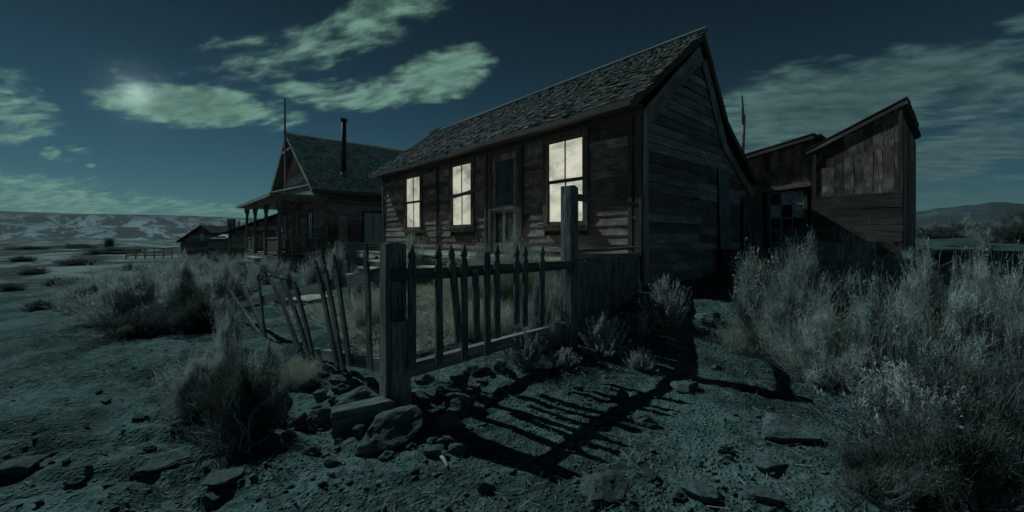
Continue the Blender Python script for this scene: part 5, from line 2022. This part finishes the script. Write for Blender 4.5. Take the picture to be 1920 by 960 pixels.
    nm = ['low end bush of the big clump left of the fence', 'rounded bush in the front of the big left clump', 'tallest bush in the middle of the big left clump', 'bush at the right of the big left clump',
          'bush in the back of the big left clump', 'pale bush behind the big left clump toward the porch', 'small bush between left clump and broken fence']
    for (px, py, w, h), lab in zip(big, nm):
        plant('brush', px, py, w, h, lab)
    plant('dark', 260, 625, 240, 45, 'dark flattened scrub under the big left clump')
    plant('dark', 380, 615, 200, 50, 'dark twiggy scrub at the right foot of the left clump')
    plant('dead', 330, 622, 220, 50, 'dead branches lying under the big left clump')
    for (px, py, w, h) in ((345, 512, 70, 34), (400, 515, 80, 36), (445, 520, 80, 38), (490, 530, 80, 40), (520, 520, 60, 32), (430, 500, 60, 24), (375, 500, 60, 22), (540, 545, 70, 40)):
        plant('loose', px, py, w, h, 'pale bush in the row before the porch house, %s from the left' % ORD[[345, 375, 400, 430, 445, 490, 520, 540].index(px)], 'bushes before the porch house')
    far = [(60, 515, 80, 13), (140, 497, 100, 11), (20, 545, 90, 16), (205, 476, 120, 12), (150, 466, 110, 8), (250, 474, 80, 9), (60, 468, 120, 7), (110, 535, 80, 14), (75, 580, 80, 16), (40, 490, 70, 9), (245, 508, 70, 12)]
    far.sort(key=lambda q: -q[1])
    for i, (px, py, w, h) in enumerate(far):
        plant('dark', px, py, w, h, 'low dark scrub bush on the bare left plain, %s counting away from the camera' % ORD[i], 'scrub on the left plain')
    p = spot(205, 456)
    plant('dark', 0, 0, 0, 0, 'lone taller bush standing on the plain before the hill', at=tuple(p), sxy=(1.6, 2.2))


plants()


# ------------------------------------------------------------------ litter on the ground
def litter():
    n = 9000
    r = RNG.uniform(1.4, 8.5, n)
    a = np.radians(RNG.uniform(-52, 52, n))
    x, y = r * np.sin(a), r * np.cos(a)
    keep = (fbm(x * .9, y * .9, 3, 91) + .22 * (x > -.6) > RNG.uniform(-.12, .30, n))
    x, y = x[keep], y[keep]
    n = len(x)
    z = H(x, y)
    an = RNG.uniform(0, 2 * np.pi, n)
    L = RNG.uniform(.02, .11, n)
    P0 = np.stack([x, y, z + .004], 1)
    up = RNG.uniform(0, .35, n) * L
    x1, y1 = x + np.cos(an) * L, y + np.sin(an) * L
    P1_ = np.stack([x1, y1, H(x1, y1) + .005 + up], 1)
    # trampled yard straw, laid thick and pale to stand in for window glow
    k = 42000
    u, w_ = -.3 - 6.0 * RNG.beta(1.0, 1.5, k), RNG.uniform(-4.0, -1.5, k)
    X0 = 2.02 + E_X.x * u + E_Y.x * w_
    Y0 = 6.15 + E_X.y * u + E_Y.y * w_
    an2 = RNG.uniform(0, 2 * np.pi, k)
    L2 = RNG.uniform(.05, .20, k)
    Z0_ = H(X0, Y0)
    A0 = np.stack([X0, Y0, Z0_ + .004], 1)
    A1 = np.stack([X0 + np.cos(an2) * L2, Y0 + np.sin(an2) * L2, Z0_ + .02 + RNG.uniform(0, .7, k) * L2], 1)
    V, F = merge([ribbons(P0, P1_, .0018, .0010, RNG), ribbons(A0, A1, .0032, .0018, RNG)])
    me = np_mesh('dry_grass', V, F)
    o = link('dry_grass', me, None, M['straw'])
    tag(o, 'scattered straws and dry grass litter over the ground', 'grass', kind='stuff')
    # gravel
    m = 5200
    r = 1.35 * (6.5 / 1.35) ** RNG.uniform(0, 1, m)
    a = np.radians(RNG.uniform(-52, 52, m))
    x, y = r * np.sin(a), r * np.cos(a)
    s = RNG.gamma(2.0, .0042, m).clip(.003, .03)
    z = H(x, y) + s * .25
    oct_ = np.array([(1, 0, 0), (0, 1, 0), (-1, 0, 0), (0, -1, 0), (0, 0, .8), (.3, .2, -.7)])
    tri = np.array([(0, 1, 4), (1, 2, 4), (2, 3, 4), (3, 0, 4), (1, 0, 5), (2, 1, 5), (3, 2, 5), (0, 3, 5)])
    jit = RNG.uniform(.6, 1.35, (m, 6, 1))
    th = RNG.uniform(0, 6.28, m)
    c, q = np.cos(th)[:, None], np.sin(th)[:, None]
    B = oct_[None] * jit
    BX = B[..., 0] * c - B[..., 1] * q
    BY = B[..., 0] * q + B[..., 1] * c
    V = np.stack([BX * s[:, None] + x[:, None], BY * s[:, None] * .8 + y[:, None], B[..., 2] * s[:, None] * .6 + z[:, None]], -1).reshape(-1, 3)
    F = (tri[None] + (np.arange(m) * 6)[:, None, None]).reshape(-1, 3)
    me = np_mesh('gravel', V, F)
    o = link('gravel', me, None, M['rock'])
    tag(o, 'fine gravel strewn over the path and the slope', 'gravel', kind='stuff')
    # a few fallen sticks
    for (px, py, L, rz, lab) in ((905, 722, .20, 50, 'splintered pale stick standing out of the stones by the fence'), (830, 868, .14, -60, 'thin pale stick lying below the wedge boulder'),
                                 (850, 744, .2, 0, 'thin brown lath lying across the rubble stones')):
        p = spot(px, py)
        o = MB().tube([(-L / 2, 0, .012), (0, .004, .02), (L / 2, 0, .014)], [.009, .011, .006], 6).build('stick', M['deck'], None)
        o.location = p
        o.rotation_euler = (0, R(-18 if rz == 50 else 0), R(rz))
        tag(o, lab, 'stick')


litter()


# ------------------------------------------------------------------ thin night air
HAZE = 0.00005


def build_haze():
    mb = MB().box(-9600, 9600, -9600, 9600, -12, 330)
    m, N = new_mat('night_haze')
    v = N.n('VolumePrincipled')
    v.inputs['Color'].default_value = (.80, .92, 1.0, 1)
    v.inputs['Density'].default_value = HAZE
    v.inputs['Anisotropy'].default_value = 0.1
    o = N.n('OutputMaterial')
    N.t.links.new(v.outputs[0], o.inputs['Volume'])
    h = mb.build('haze', m)
    tag(h, 'thin bluish night air fading the far hills and mountains', 'haze', kind='stuff')


build_haze()
